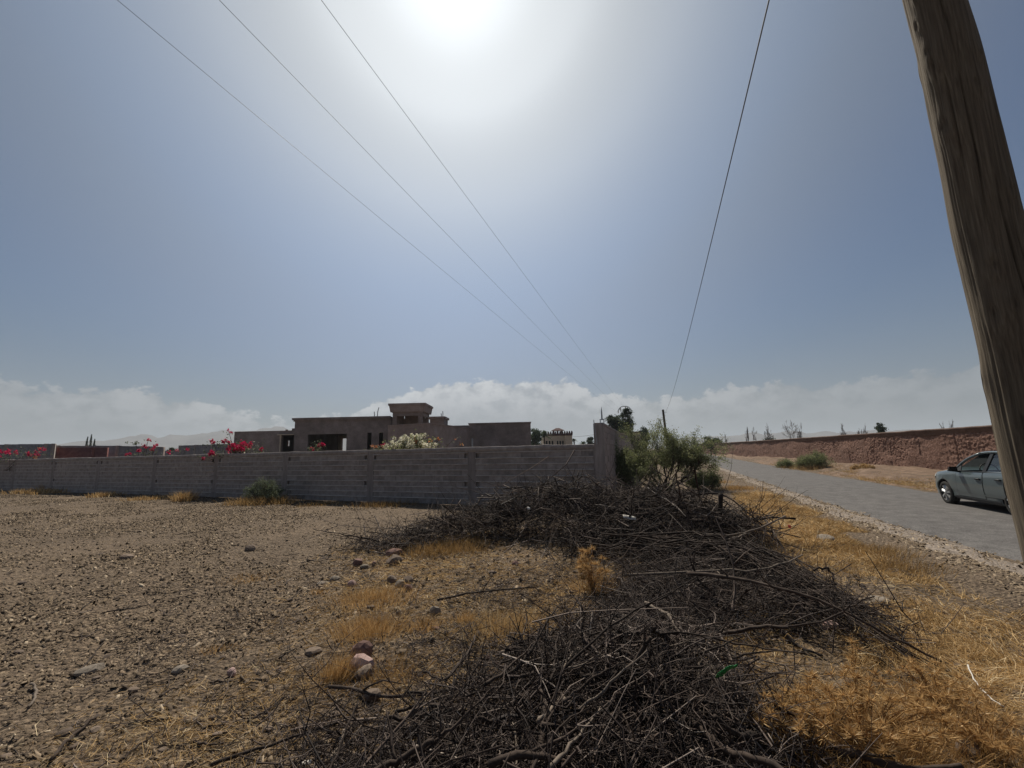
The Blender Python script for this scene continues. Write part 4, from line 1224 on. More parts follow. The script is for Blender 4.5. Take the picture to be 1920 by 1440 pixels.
for px, Y, top, wpx, lab in ((1020, 80, 806, 30, 'largest date palm beside the cream villa'), (1076, 105, 821, 16, 'small palm at the right corner of the cream villa'), (1093, 108, 825.5, 18, 'low palm tuft on the skyline left of the tall wall')):
    r = np.random.default_rng(int(px))
    x, H_ = X(px, Y, 820), Z(px, top, Y)
    e = tag(empty('date_palm', (x, Y, 0)), lab, 'palm', gP)
    rr_ = wpx / FPX * Y / 2
    MB().tube([(0, 0, 0), (.05, 0, H_ * .4), (0, 0, H_ - rr_ * .7)], [.22, .17, .15], 7).build('trunk', MT['bark'], e)
    Vs, Fs, o_ = [], [], 0
    for k in range(34):
        a, ele = r.uniform(0, 6.283), r.uniform(-.5, 1.35)
        d = np.array([math.cos(a) * math.cos(ele), math.sin(a) * math.cos(ele), math.sin(ele)])
        t = np.linspace(0, 1, 7)[:, None]
        P = np.array([0, 0, H_ - rr_ * .7]) + d * t * rr_ * r.uniform(.85, 1.1) - np.array([0, 0, .45 * rr_]) * t ** 2.2
        sd_ = np.cross(d, [0, 0, 1.0])
        sd_ /= np.linalg.norm(sd_) + 1e-6
        for j in range(1, 7):
            for q in range(3):
                f = P[j - 1] + (P[j] - P[j - 1]) * q / 3
                for s in (-1, 1):
                    tip = f + sd_ * s * .32 * rr_ * (1.1 - j / 8) + d * .2 * rr_ - np.array([0, 0, .1 * rr_])
                    Vs += [f, f + d * .05 * rr_, tip]
                    Fs.append((o_, o_ + 1, o_ + 2))
                    o_ += 3
    tag(obj('fronds', np_mesh('fronds', np.array(Vs), np.array(Fs), np.repeat(r.uniform(0, 1, len(Fs)), 3)), MT['palm'], e), kind='stuff')

# ------------------------------------------------------------------ poles and wires
up = empty('utility_pole', (2.466, 2.0, 0))
tag(up, 'thick weathered wooden utility pole close by at the right edge', 'utility pole')
na, nzp, Hp = 190, 330, 6.6
zz = np.linspace(-.2, Hp, nzp)
th = np.arange(na) * 2 * math.pi / na
TH_, ZZ = np.meshgrid(th, zz)
rad = .154 - .0115 * ZZ
cx_ = -.0565 * ZZ + .012 * fbm(ZZ * .9, 3, 0, 3, 5)
cy_ = .02 * fbm(ZZ * .8, 9, 0, 3, 6)
ca, sa = np.cos(TH_), np.sin(TH_)
rad = rad + .010 * fbm(ca * 1.1 + 5, sa * 1.1, ZZ * 1.3, 3, 1) + .004 * fbm(ca * 9, sa * 9, ZZ * .5, 3, 2) + .003 * fbm(ca * 30, sa * 30, ZZ * 1.0, 2, 3)
tone = .5 + .5 * fbm(ca * 9, sa * 9, ZZ * .6, 4, 7)
r = np.random.default_rng(4)
for k in range(30):                                             # knots: a boss with a dark eye
    a0_, z0_, s_ = r.uniform(0, 6.283), r.uniform(.5, 5.5), r.uniform(.02, .05)
    if k < 9:
        a0_, z0_, s_ = [(3.35, 3.62, .05), (3.3, 3.3, .06), (3.75, 2.55, .05), (.25, 3.9, .07), (4.0, 1.95, .05), (3.5, 2.33, .06), (4.5, 3.45, .04), (4.8, 2.9, .035), (4.3, 2.2, .045)][k]
    da = np.abs((TH_ - a0_ + math.pi) % (2 * math.pi) - math.pi) * .14
    q = np.hypot(da, (ZZ - z0_) * .6)
    rad = rad + .008 * np.exp(-(q / s_) ** 2) - .009 * np.exp(-(q / (s_ * .3)) ** 2)
    tone = tone - .45 * np.exp(-(q / (s_ * .32)) ** 2)
for k in range(26):                                             # drying cracks, slightly spiralling
    a0_, z0_, ln_ = r.uniform(0, 6.283), r.uniform(0, 5), r.uniform(.35, 1.6)
    if k < 7:
        a0_, z0_, ln_ = [(3.9, 2.6, 1.1), (4.25, 2.1, .9), (3.75, .9, 1.4), (4.5, 1.6, 1.3), (4.05, 3.6, .8), (4.9, 2.4, 1.2), (3.55, 2.9, .7)][k]
    ac_ = a0_ + .12 * (ZZ - z0_) + .1 * fbm(ZZ * 2.2, k, 0, 3, 50 + k)
    da = np.abs((TH_ - ac_ + math.pi) % (2 * math.pi) - math.pi)
    wv = .03 if k < 7 else .022
    g = np.exp(-(da / wv) ** 2) * np.clip(1 - ((ZZ - z0_ - ln_ / 2) / (ln_ / 2)) ** 2, 0, 1)
    rad = rad - (.014 if k < 7 else .006) * g
    tone = tone - .3 * g
V = np.stack([cx_ + rad * ca, cy_ + rad * sa, ZZ], -1).reshape(-1, 3)
i = np.arange(na * nzp).reshape(nzp, na)
F = np.stack([i[:-1], np.roll(i[:-1], -1, 1), np.roll(i[1:], -1, 1), i[1:]], -1).reshape(-1, 4)
obj('shaft', np_mesh('shaft', V, [F, i[-1:][:, ::1]], np.clip(tone, 0, 1).ravel(), smooth=True), MT['wood'], up)
bolt = MB().tube([(-.051 * 6.1 - .13, 0, 6.1), (-.051 * 6.1 + .13, 0, 6.1)], .012, 8).tube([(-.31, -.13, 6.1), (-.31, .15, 6.1)], .012, 8)
bolt.build('wire_hook', MT['galv'], up)

fp = AT(1243, 768, 49)
fpo = empty('far_utility_pole', (fp[0] + .12, 49, 0))
tag(fpo, 'thin distant wooden pole rising behind the thorn tree', 'utility pole')
MB().tube([(0.12, 0, 0), (.02, 0, 3), (-.12, 0, fp[2])], [.14, .13, .115], 10).build('shaft', MT['farwood'], fpo)
MB().tube([(-.12, -.14, fp[2] - .35), (.25, -.16, fp[2] - .3)], .02, 6).build('wire_hook', MT['galv'], fpo)

hp = AT(1171, 763, 66)
hpo = empty('power_pylon', (hp[0], 66, 0))
tag(hpo, 'distant twin legged power pole with curved crossarm among the trees', 'pylon')
for s in (-.45, .45):
    MB().tube([(s, 0, 0), (s, 0, hp[2] - .9)], [.15, .11], 8).build('leg', MT['galv'], hpo)
t = np.linspace(-1, 1, 13)
MB().tube(np.stack([t * 1.05, 0 * t, hp[2] + .1 - .75 * np.abs(t) ** 3], 1), .06, 6).build('arch', MT['galv'], hpo)
for s in (-.98, -.6, .15):
    zi = hp[2] + .1 - .75 * abs(s / 1.05) ** 3
    MB().tube([(s, 0, zi), (s, 0, zi - .12), (s, 0, zi - .22), (s, 0, zi - .4)], [.03, .08, .05, .08], 8).build('insulator', MT['cream'], hpo)
for s in (-.45, .45):
    MB().tube([(s, 0, hp[2] - 1.0), (s * 1.7, 0, hp[2] - .2)], .05, 6).build('brace', MT['galv'], hpo)

def cable(name, label, A, B, sag, rad, n=60, group=None):
    t = np.linspace(0, 1, n)[:, None]
    P = np.array(A) * (1 - t) + np.array(B) * t
    P[:, 2] -= sag * 4 * (t * (1 - t))[:, 0]
    return tag(MB().tube(P, rad, 5).build(name, MT['wire']), label, 'cable', group)
gW = 'overhead wires'
cable('overhead_cable', 'dark cable sloping from the near pole down to the far pole', (2.455 - .051 * 6.1 - .12, 2.02, 6.05), (fp[0] + .2, 48.85, fp[2] - .3), .55, .0075, group=gW)
for px0, sx_, lab in ((250, -.98, 'leftmost of the three thin overhead wires crossing the sky'), (435, -.6, 'middle of the three thin overhead wires crossing the sky'), (620, .15, 'rightmost of the three thin overhead wires, nearest the sun')):
    zi = hp[2] - .3 - .75 * abs(sx_ / 1.05) ** 3
    B = np.array([hp[0] + sx_, 66, zi])
    A = G(px0, 0, 8.0)
    D = (A - B)
    A2 = B + D * 1.35
    cable('overhead_wire', lab, A2, B, .25, .0036, 70, gW)
cable('thin_service_wire', 'short thin wire stretched left of the tall wall end', AT(1072, 818.5, 86), AT(1116, 814.5, 60), .1, .02, 20, gW)
# ------------------------------------------------------------------ the parked hatchback
road_t = np.array([road_l(16.0) - road_l(10.0), 6.0])
head = math.atan2(road_t[1], road_t[0]) + math.radians(-1.0)
fwx = np.array([math.cos(head), math.sin(head)])
lfx = np.array([-fwx[1], fwx[0]])
wheel_lf = np.array([12.05, 12.60])
org = wheel_lf - fwx * 1.29 - lfx * .76
car = empty('parked_car', (org[0], org[1], .055), head)          # local x forward, y to the car's left
tag(car, 'slate grey hatchback parked on the road behind the wooden pole', 'car')
XS = [2.13, 2.10, 2.03, 1.9, 1.7, 1.5, 1.29, 1.1, .95, .75, .5, .2, -.1, -.4, -.7, -1.0, -1.29, -1.5, -1.7, -1.82, -1.9, -1.93]
def cw(x): return np.interp(x, [-1.93, -1.9, -1.8, -1.6, -1.2, .9, 1.5, 1.8, 1.95, 2.05, 2.13], [.62, .70, .80, .85, .875, .875, .865, .83, .76, .68, .55])
def cz(x): return np.interp(x, [-1.93, -1.8, -1.3, .0, .6, .75, 1.2, 1.7, 1.95, 2.06, 2.13], [.88, 1.0, .985, .935, .925, .955, .91, .84, .75, .68, .56])
def side(x, t):
    """t 0..1 from sill to belt on the left side -> y, z"""
    w_, z_ = cw(x), cz(x)
    zz_ = [.19, .26, .36, .46, .60, .74, .86, 1.0]
    yy_ = [-.09, -.035, -.028, -.006, 0, -.012, -.022, -.055]
    tt = [0, .08, .22, .36, .55, .75, .88, 1.0]
    z = np.interp(t, tt, [.19] + [.19 + (z_ - .19) * q for q in (.08, .22, .36, .55, .75, .88, 1.0)])
    return w_ + np.interp(t, tt, yy_), z
TS = [0, .04, .08, .15, .22, .29, .36, .45, .55, .65, .75, .82, .88, .94, 1.0]
V, nrow = [], None
for x in XS:
    L_ = [(x, *side(x, t)) for t in TS]
    w_, z_ = L_[-1][1], L_[-1][2]
    cabin = -1.75 < x < .74
    crown = [(x, w_ - .05, z_ + (.0 if cabin else .012)), (x, w_ * .6, z_ + (-.25 if cabin else .035)), (x, 0, z_ + (-.25 if cabin else .045))]
    ring = L_ + crown
    ring = ring + [(a, -b, c) for a, b, c in ring[:-1]][::-1]
    nrow = len(ring)
    V += ring
V = np.array(V)
i = np.arange(len(V)).reshape(len(XS), nrow)
F = [np.stack([i[:-1], i[1:], np.roll(i[1:], -1, 1), np.roll(i[:-1], -1, 1)], -1).reshape(-1, 4)]
me = np_mesh('body', V, [F[0], i[:1], i[-1:]], smooth=True)
bm = bmesh.new()
bm.from_mesh(me)
bmesh.ops.recalc_face_normals(bm, faces=bm.faces)
bm.to_mesh(me)
bm.free()
bodyo = obj('body', me, MT['paint'], car)
me.materials.append(MT['interior'])
cut = []
for xw in (1.29, -1.29):
    for s in (1, -1):
        bm = bmesh.new()
        bmesh.ops.create_cone(bm, cap_ends=True, segments=36, radius1=.365, radius2=.365, depth=.5, matrix=Matrix.Translation((xw, s * .80, .31)) @ Matrix.Rotation(math.pi / 2, 4, 'X'))
        cm = bpy.data.meshes.new('cutter')
        bm.to_mesh(cm)
        bm.free()
        cm.materials.append(MT['interior'])
        co = bpy.data.objects.new('cutter', cm)
        col.objects.link(co)
        co.parent = car
        cut.append(co)
        md = bodyo.modifiers.new('arch', 'BOOLEAN')
        md.operation = 'DIFFERENCE'
        md.object = co
        md.solver = 'EXACT'
        md.material_mode = 'TRANSFER'
bpy.context.view_layer.update()
ev = bodyo.evaluated_get(bpy.context.evaluated_depsgraph_get())
nm = bpy.data.meshes.new_from_object(ev)
bodyo.modifiers.clear()
bodyo.data = nm
for c in cut:
    bpy.data.objects.remove(c, do_unlink=True)
def patch(name, xa, xb, ta, tb, off, mt, nx=10, ntt=8, s=1, parent=car, skew=0.0):
    """a skin panel following the body side between two stations"""
    Vp = []
    for a in range(nx + 1):
        for b in range(ntt + 1):
            t = ta + (tb - ta) * b / ntt
            x = xa + (xb - xa) * a / nx + skew * (1 - t)
            y, z = side(x, t)
            Vp.append((x, s * (y + off), z))
    ii = np.arange(len(Vp)).reshape(nx + 1, ntt + 1)
    Fp = np.stack([ii[:-1, :-1], ii[1:, :-1], ii[1:, 1:], ii[:-1, 1:]], -1).reshape(-1, 4)
    m_ = np_mesh(name, np.array(Vp), Fp, smooth=True)
    return obj(name, m_, mt, parent)
for s in (1, -1):
    patch('door_gap', .69, -.385, .13, .985, .0025, MT['black'], s=s)
    patch('door_gap', -.395, -1.12, .2, .985, .0025, MT['black'], s=s)
    fd = patch('front_door', .675, -.37, .145, .985, .006, MT['paint'], s=s)
    rd = patch('rear_door', -.405, -1.1, .215, .985, .006, MT['paint'], s=s)
    for dr, xh in ((fd, -.22), (rd, -.95)):
        y, z = side(xh, .76)
        h_ = MB()
        h_.tube([(xh - .1, s * (y + .012), z), (xh - .06, s * (y + .034), z + .004), (xh + .06, s * (y + .034), z + .004), (xh + .1, s * (y + .012), z)], .019, 8)
        h_.build('door_handle', MT['black'], dr, True)
    patch('sill_trim', .88, -.88, .0, .125, .009, MT['trim'], s=s, ntt=4)
    patch('door_crease', .8, -.9, .235, .275, .014, MT['paint'], s=s, ntt=2)
    patch('headlight', 1.98, 1.72, .84, .985, .006, MT['lamp'], 4, 4, s=s)
    # mirror
    mr = MB()
    mr.hexa([(.50, s * .88, .90), (.60, s * .88, .90), (.60, s * 1.06, .92), (.51, s * 1.06, .92)], [(.49, s * .9, 1.04), (.57, s * .9, 1.03), (.56, s * 1.05, 1.02), (.49, s * 1.06, 1.04)])
    mr.box(.50, .58, min(s * .82, s * .879), max(s * .82, s * .879), .895, .935)
    mr.build('wing_mirror', MT['black'], car)
    # pillars and roof rail
    A0, A1, B0, B1 = (.78, .80, .94), (-.02, .60, 1.392), (-.2, .82, .93), (-.28, .615, 1.405)
    R1_, C0, C1 = (-1.2, .60, 1.375), (-1.42, .80, .98), (-1.28, .60, 1.36)
    def sy(p): return (p[0], s * p[1], p[2])
    def curve3(a, b, bulge):
        t = np.linspace(0, 1, 7)[:, None]
        return np.array(a) * (1 - t) + np.array(b) * t + np.array(bulge) * np.sin(t * math.pi)
    MB().tube([sy(p) for p in curve3(A0, A1, (0, .03, .05))], .032, 8).build('front_pillar', MT['paint'], car, True)
    MB().tube([sy(p) for p in curve3(A1, R1_, (0, .035, .035))], .03, 8).build('roof_rail', MT['paint'], car, True)
    MB().hexa([sy((-.33, .80, .92)), sy((-.46, .80, .92)), sy((-.46, .835, .92)), sy((-.33, .835, .92))], [sy((-.42, .60, 1.41)), sy((-.53, .60, 1.41)), sy((-.53, .635, 1.40)), sy((-.42, .635, 1.40))]).build('middle_pillar', MT['black'], car)
    MB().hexa([sy((-1.05, .82, .96)), sy((-1.85, .70, .97)), sy((-1.85, .6, .97)), sy((-1.05, .76, .96))], [sy((-1.22, .625, 1.38)), sy((-1.38, .60, 1.36)), sy((-1.38, .55, 1.36)), sy((-1.22, .58, 1.38))]).build('rear_pillar', MT['paint'], car)
    MB().hexa([sy((.72, .825, .925)), sy((.50, .83, .925)), sy((.50, .81, .925)), sy((.72, .80, .925))], [sy((.60, .80, 1.03)), sy((.50, .79, 1.08)), sy((.50, .77, 1.08)), sy((.60, .78, 1.03))]).build('quarter_trim', MT['trim'], car)
    MB().add([sy((-.45, .815, .93)), sy((-1.06, .81, .95)), sy((-1.2, .615, 1.36)), sy((-.52, .62, 1.39))], [(0, 1, 2, 3)]).build('rear_door_window', GLASS, car)
    if s < 0:
        MB().add([sy((.52, .815, .93)), sy((-.34, .815, .93)), sy((-.43, .62, 1.39)), sy((.0, .62, 1.37))], [(0, 1, 2, 3)]).build('front_door_window', GLASS, car)
    # seal strip round the window opening
    MB().tube([sy((.54, .828, .935)), sy((-.2, .83, .932)), sy((-1.08, .825, .952))], .012, 6).build('window_seal', MT['black'], car)
rx = np.linspace(-.01, -1.36, 12)
Vr = []
for x in rx:
    wr = np.interp(x, [-1.36, -.6, -.01], [.56, .61, .59])
    zr_ = np.interp(x, [-1.36, -1.0, -.5, -.15, -.01], [1.355, 1.40, 1.425, 1.41, 1.392])
    for q in np.linspace(-1, 1, 9):
        Vr.append((x, wr * q, zr_ + .03 * (1 - q * q)))
ii = np.arange(len(Vr)).reshape(12, 9)
Fq = np.stack([ii[:-1, :-1], ii[1:, :-1], ii[1:, 1:], ii[:-1, 1:]], -1).reshape(-1, 4)
ro = obj('roof', np_mesh('roof', np.array(Vr), Fq, smooth=True), MT['paint'], car)
MB().add([(.77, -.76, .955), (.77, .76, .955), (-.01, .57, 1.4), (-.01, -.57, 1.4)], [(0, 1, 2, 3)]).build('windscreen', GLASS, car)
MB().add([(-1.86, -.62, .99), (-1.86, .62, .99), (-1.37, .53, 1.365), (-1.37, -.53, 1.365)], [(0, 1, 2, 3)]).build('rear_window', GLASS, car)
MB().box(-1.9, -1.82, -.65, .65, .5, .99).build('tailgate', MT['paint'], car)
for s in (1, -1):
    MB().box(-1.925, -1.86, min(s * .45, s * .72), max(s * .45, s * .72), .78, .9).build('tail_light', MT['red_plastic'], car)
    st_ = empty('seat', (-.2, s * .37, 0))
    st_.parent = car
    MB().hexa([(.28, -.24, .5), (-.22, -.24, .5), (-.22, .24, .5), (.28, .24, .5)], [(.3, -.22, .66), (-.2, -.22, .62), (-.2, .22, .62), (.3, .22, .66)]).build('seat_cushion', MT['interior'], st_)
    MB().hexa([(-.2, -.22, .6), (-.34, -.22, .6), (-.34, .22, .6), (-.2, .22, .6)], [(-.38, -.17, 1.12), (-.48, -.17, 1.12), (-.48, .17, 1.12), (-.38, .17, 1.12)]).build('seat_back', MT['interior'], st_)
    MB().box(-.5, -.41, -.12, .12, 1.14, 1.28).build('head_rest', MT['interior'], st_)
MB().hexa([(.72, -.74, .7), (.38, -.74, .7), (.38, .74, .7), (.72, .74, .7)], [(.74, -.72, .93), (.44, -.72, .95), (.44, .72, .95), (.74, .72, .93)]).build('dashboard', MT['interior'], car)
t = np.linspace(0, 2 * math.pi, 20)
MB().tube(np.stack([  .26 + .06 * np.sin(t), .37 + .18 * np.cos(t), .95 + .17 * np.sin(t)], 1), .016, 6, False).build('steering_wheel', MT['black'], car)
MB().box(1.9, 2.09, -.6, .6, .2, .34).build('front_bumper', MT['black'], car)
def lathe(prof, k=40):
    a = np.arange(k) * 2 * math.pi / k
    Vv = np.array([[(r_ * math.cos(t_), y_, r_ * math.sin(t_)) for t_ in a] for y_, r_ in prof]).reshape(-1, 3)
    ii = np.arange(len(Vv)).reshape(len(prof), k)
    return Vv, np.stack([ii[:-1], np.roll(ii[:-1], -1, 1), np.roll(ii[1:], -1, 1), ii[1:]], -1).reshape(-1, 4)
wh = empty('wheel', (1.29, .76, .305))
wh.parent = car
Vv, Ff = lathe([(-.1, .2), (-.1, .27), (-.085, .298), (-.05, .305), (.05, .305), (.085, .298), (.1, .27), (.102, .225), (.085, .205)])
obj('tyre', np_mesh('tyre', Vv, Ff, smooth=True), MT['tyre'], wh)
Vv, Ff = lathe([(.05, .0), (.05, .2), (.095, .205), (.098, .215), (.08, .222)])
obj('rim', np_mesh('rim', Vv, Ff, smooth=True), MT['black'], wh)
for k in range(7):
    a = k * 2 * math.pi / 7 + .3
    def pol(rr_, da, y): return (rr_ * math.cos(a + da), y, rr_ * math.sin(a + da))
    MB().hexa([pol(.03, -.5, .06), pol(.2, -.25, .06), pol(.2, .25, .06), pol(.03, .5, .06)], [pol(.03, -.4, .1), pol(.2, -.2, .099), pol(.2, .13, .091), pol(.03, .4, .1)]).build('spoke', MT['alloy'], wh)
MB().tube([(0, .06, 0), (0, .106, 0), (0, .112, 0)], [.045, .042, .02], 14).build('hub_cap', MT['alloy'], wh)
for x_, y_, s in ((-1.29, .76, 1), (1.29, -.76, -1), (-1.29, -.76, -1)):
    c = copy_tree(wh, car)
    c.location = (x_, y_, .305)
    c.rotation_euler = (0, random.uniform(0, 1), 0) if s > 0 else (0, 0, math.pi)
MB().box(-1.2, 1.2, -.6, .6, .17, .22).build('underbody', MT['black'], car)
# ------------------------------------------------------------------ brush heaps of pruned branches
def heap_h(p, heaps):
    z = 0
    for cx, cy, rx, ry, h in heaps:
        q = ((p[:, 0] - cx) / rx) ** 2 + ((p[:, 1] - cy) / ry) ** 2
        z = np.maximum(z, h * np.clip(1 - q, 0, 1) ** .7)
    return z
def heap_twigs(n, heaps, wts, Lr, rr, seed, curl=.3, incl=.35, side_n=2, k=3, dirbias=None, nseg=5, nside=4):
    r = np.random.default_rng(seed)
    wts = np.array(wts) / sum(wts)
    ci = r.choice(len(heaps), n, p=wts)
    Hs = np.array(heaps)[ci]
    a = r.uniform(0, 2 * math.pi, n)
    q = np.sqrt(r.uniform(0, 1.0, n)) * r.uniform(.7, 1.08, n)
    x, y = Hs[:, 0] + Hs[:, 2] * q * np.cos(a), Hs[:, 1] + Hs[:, 3] * q * np.sin(a)
    p2 = np.stack([x, y], 1)
    top = heap_h(p2, heaps)
    z = hz(x, y) + .01 + top * r.beta(2.2, 1.0, n)
    e = .05
    gx = (heap_h(p2 + [e, 0], heaps) - heap_h(p2 - [e, 0], heaps)) / (2 * e)
    gy = (heap_h(p2 + [0, e], heaps) - heap_h(p2 - [0, e], heaps)) / (2 * e)
    if dirbias is None:
        th_ = r.uniform(0, 2 * math.pi, n)
    else:
        th_ = r.normal(dirbias[0], dirbias[1], n) + np.where(r.uniform(0, 1, n) < .5, math.pi, 0)
    dx, dy = np.cos(th_), np.sin(th_)
    dz = np.clip(gx * dx + gy * dy, -1, 1) * .8 + r.normal(0.06, incl, n)
    D = np.stack([dx, dy, dz], 1)
    Ln = r.uniform(*Lr, n) * np.where(r.uniform(0, 1, n) < .15, 1.5, 1)
    P = wig(np.stack([x, y, z], 1) - D * (Ln * .5)[:, None], D, Ln, nseg, curl, .1, r)
    R0 = r.uniform(rr[0], rr[1], n) * np.where(r.uniform(0, 1, n) < .1, 1.8, 1)
    out = [(P, R0[:, None] * np.linspace(1, .35, nseg)[None])]
    tone = [r.beta(1.7, 2.2, n)]
    for s in range(side_n):
        j = r.integers(1, nseg - 1, n)
        st_ = P[np.arange(n), j]
        tg = P[np.arange(n), j + 1] - P[np.arange(n), j]
        tg /= np.linalg.norm(tg, axis=1, keepdims=True)
        D2 = tg + r.normal(0, .65, (n, 3))
        L2 = Ln * r.uniform(.25, .55, n)
        out.append((wig(st_, D2, L2, nside, curl * 1.2, 0, r), (R0 * .6)[:, None] * np.linspace(1, .4, nside)[None]))
        tone.append(np.clip(tone[0] + r.normal(0, .1, n), 0, 1))
    res = []
    for (P, Rr), tn in zip(out, tone):
        P[..., 2] = np.maximum(P[..., 2], hz(P[..., 0], P[..., 1]) + .004)
        V, F = tubes(P, Rr, k)
        res.append((V, F, np.repeat(tn, P.shape[1] * k)))
    return join3(res)
def join3(parts):
    Vs, Fs, Ts, o_ = [], [], [], 0
    for V, F, t in parts:
        Vs.append(V)
        Fs.append(F + o_)
        Ts.append(t)
        o_ += len(V)
    return np.concatenate(Vs), np.concatenate(Fs), np.concatenate(Ts)
def limb(name, pts_, r0_, r1_, m, parent=None, k=7, wob=.02, seed=0, side=0):
    """a single bent branch with optional side stubs, smoothed through its points"""
    r = np.random.default_rng(seed)
    P0 = np.array(pts_, float)
    t0 = np.linspace(0, 1, len(P0))
    n = 14
    t = np.linspace(0, 1, n)
    P = np.stack([np.interp(t, t0, P0[:, c]) for c in range(3)], 1)
    for _ in range(2):
        P[1:-1] = .25 * P[:-2] + .5 * P[1:-1] + .25 * P[2:]
    P[1:-1] += r.normal(0, wob * .35, (n - 2, 3))
    rad_ = np.linspace(r0_, r1_, n) * (1 + r.normal(0, .09, n))
    mb_ = MB().tube(P, rad_, k)
    for s in range(side):
        j = r.integers(2, n - 2)
        d = P[j + 1] - P[j]
        d = d / np.linalg.norm(d) + r.normal(0, .6, 3) + np.array([0, 0, .25])
        ln_ = r.uniform(.12, .4)
        q = wig(P[j:j + 1], d[None], np.array([ln_]), 6, .3, 0, r)[0]
        mb_.tube(q, np.linspace(rad_[j] * .6, rad_[j] * .22, 6), 5)
    return mb_.build(name, m, parent, True)
def up_(px, py, z):
    p = G(px, py, z)
    return p

# back heap
H_back = [(0.9, 9.3, 2.1, 1.05, .92), (2.7, 8.5, 1.6, 1.0, .82), (-.9, 8.9, 1.5, .8, .5), (-2.1, 8.6, 1.2, .6, .22), (1.9, 7.9, 1.5, .8, .5), (3.9, 8.3, .8, .8, .45)]
hb_ = empty('brush_heap', (1.0, 9.0, 0))
tag(hb_, 'tall dark tangle of dead thorny branches in front of the block wall', 'brush pile')
V, F, t = join3([heap_twigs(4300, H_back, [3, 2.4, 1.2, .6, 1.6, .8], (.25, .75), (.0035, .0065), 201, .42, .42, 2), heap_twigs(420, H_back, [3, 2.4, 1, .6, 1.6, .8], (.8, 1.7), (.007, .013), 202, .22, .3, 2)])
tag(obj('twigs', np_mesh('twigs', V - np.array([1.0, 9.0, 0]), F, t), MT['twig'], hb_), kind='stuff')
off = np.array([1.0, 9.0, 0])
r = np.random.default_rng(205)
for k in range(70):
    cx, cy, rx_, ry_, h_ = H_back[r.choice(6, p=[.3, .25, .12, .05, .18, .1])]
    a, q = r.uniform(0, 6.283), math.sqrt(r.uniform(0, 1)) * .8
    x, y = cx + rx_ * q * math.cos(a), cy + ry_ * q * math.sin(a) - .1
    z = float(hz(x, y)) + float(heap_h(np.array([[x, y]]), H_back)[0]) * r.uniform(.7, 1.08)
    d = np.array([r.normal(0, 1), r.normal(0, .6), r.normal(0, .25)])
    P = wig(np.array([[x, y, z]]) - d * .3, d[None], np.array([r.uniform(.6, 1.5)]), 6, .25, .25, r)[0]
    P[:, 2] = np.maximum(P[:, 2], hz(P[:, 0], P[:, 1]) + .02)
    limb('branch', P - off, r.uniform(.011, .022), .005, MT['branch'] if r.uniform() < .93 else MT['pale_branch'], hb_, 6, .02, 300 + k, 2)
def stick(pts_, r0_, r1_, mt, par, o3, seed, side=2, wob=.02):
    return limb('branch', [np.array(p) - o3 for p in pts_], r0_, r1_, mt, par, 8, wob, seed, side)
# the arching bough and the black stub at the right end of the back heap
Yb = 8.4
stick([AT(1205, 962, Yb), AT(1255, 945, Yb), AT(1300, 926, Yb), AT(1345, 922, Yb), AT(1380, 940, Yb - .2), AT(1430, 985, Yb - .5)], .024, .010, MT['branch'], hb_, off, 401, 4)
stick([AT(1220, 965, Yb + .1), AT(1290, 940, Yb + .1), AT(1350, 945, Yb)], .014, .008, MT['branch'], hb_, off, 402, 3)
stick([AT(1347, 1000, Yb - .25), AT(1349, 965, Yb - .25), AT(1352, 925, Yb - .25)], .05, .042, MT['branch'], hb_, off, 403, 1, .005)
stick([AT(1472, 968, 7.3), AT(1420, 992, 7.2), AT(1380, 1003, 7.1), AT(1310, 1001, 7.0)], .016, .010, MT['pale_branch'], hb_, off, 404, 0)
stick([AT(1400, 1000, 7.0), AT(1345, 1020, 6.9), AT(1300, 1034, 6.8)], .014, .008, MT['pale_branch'], hb_, off, 405, 0)
stick([AT(1068, 925, 8.9), AT(1064, 965, 8.6), AT(1030, 975, 8.4), AT(1025, 1000, 8.2), AT(1020, 1050, 7.8)], .022, .018, MT['branch'], hb_, off, 406, 1)
stick([AT(975, 980, 8.8), AT(1010, 950, 8.9), AT(1060, 930, 9.0), AT(1105, 928, 9.0)], .018, .008, MT['branch'], hb_, off, 407, 3)
stick([AT(970, 940, 9.0), AT(990, 930, 9.0), AT(992, 915, 9.0)], .014, .006, MT['pale_branch'], hb_, off, 408, 0)
stick([AT(905, 930, 9.1), AT(897, 940, 9.0), AT(890, 960, 8.9)], .018, .01, MT['pale_branch'], hb_, off, 409, 1)
r = np.random.default_rng(777)
for k in range(46):                                             # thin sprigs standing out against the road and the wall
    px, py = (r.uniform(1380, 1480), r.uniform(945, 1010)) if k < 26 else (r.uniform(900, 1200), r.uniform(918, 935))
    Yk = r.uniform(7.2, 8.2) if k < 26 else r.uniform(8.8, 9.4)
    a = AT(px, py, Yk)
    d = np.array([r.normal(.55 if k < 26 else 0, .5), r.normal(0, .4), r.uniform(.1, .8)])
    P = wig(a[None] - .15 * d, d[None], np.array([r.uniform(.3, .75)]), 6, .35, 0, r)[0]
    limb('branch', P - off, .006, .0025, MT['branch'], hb_, 5, .01, 700 + k, 2)

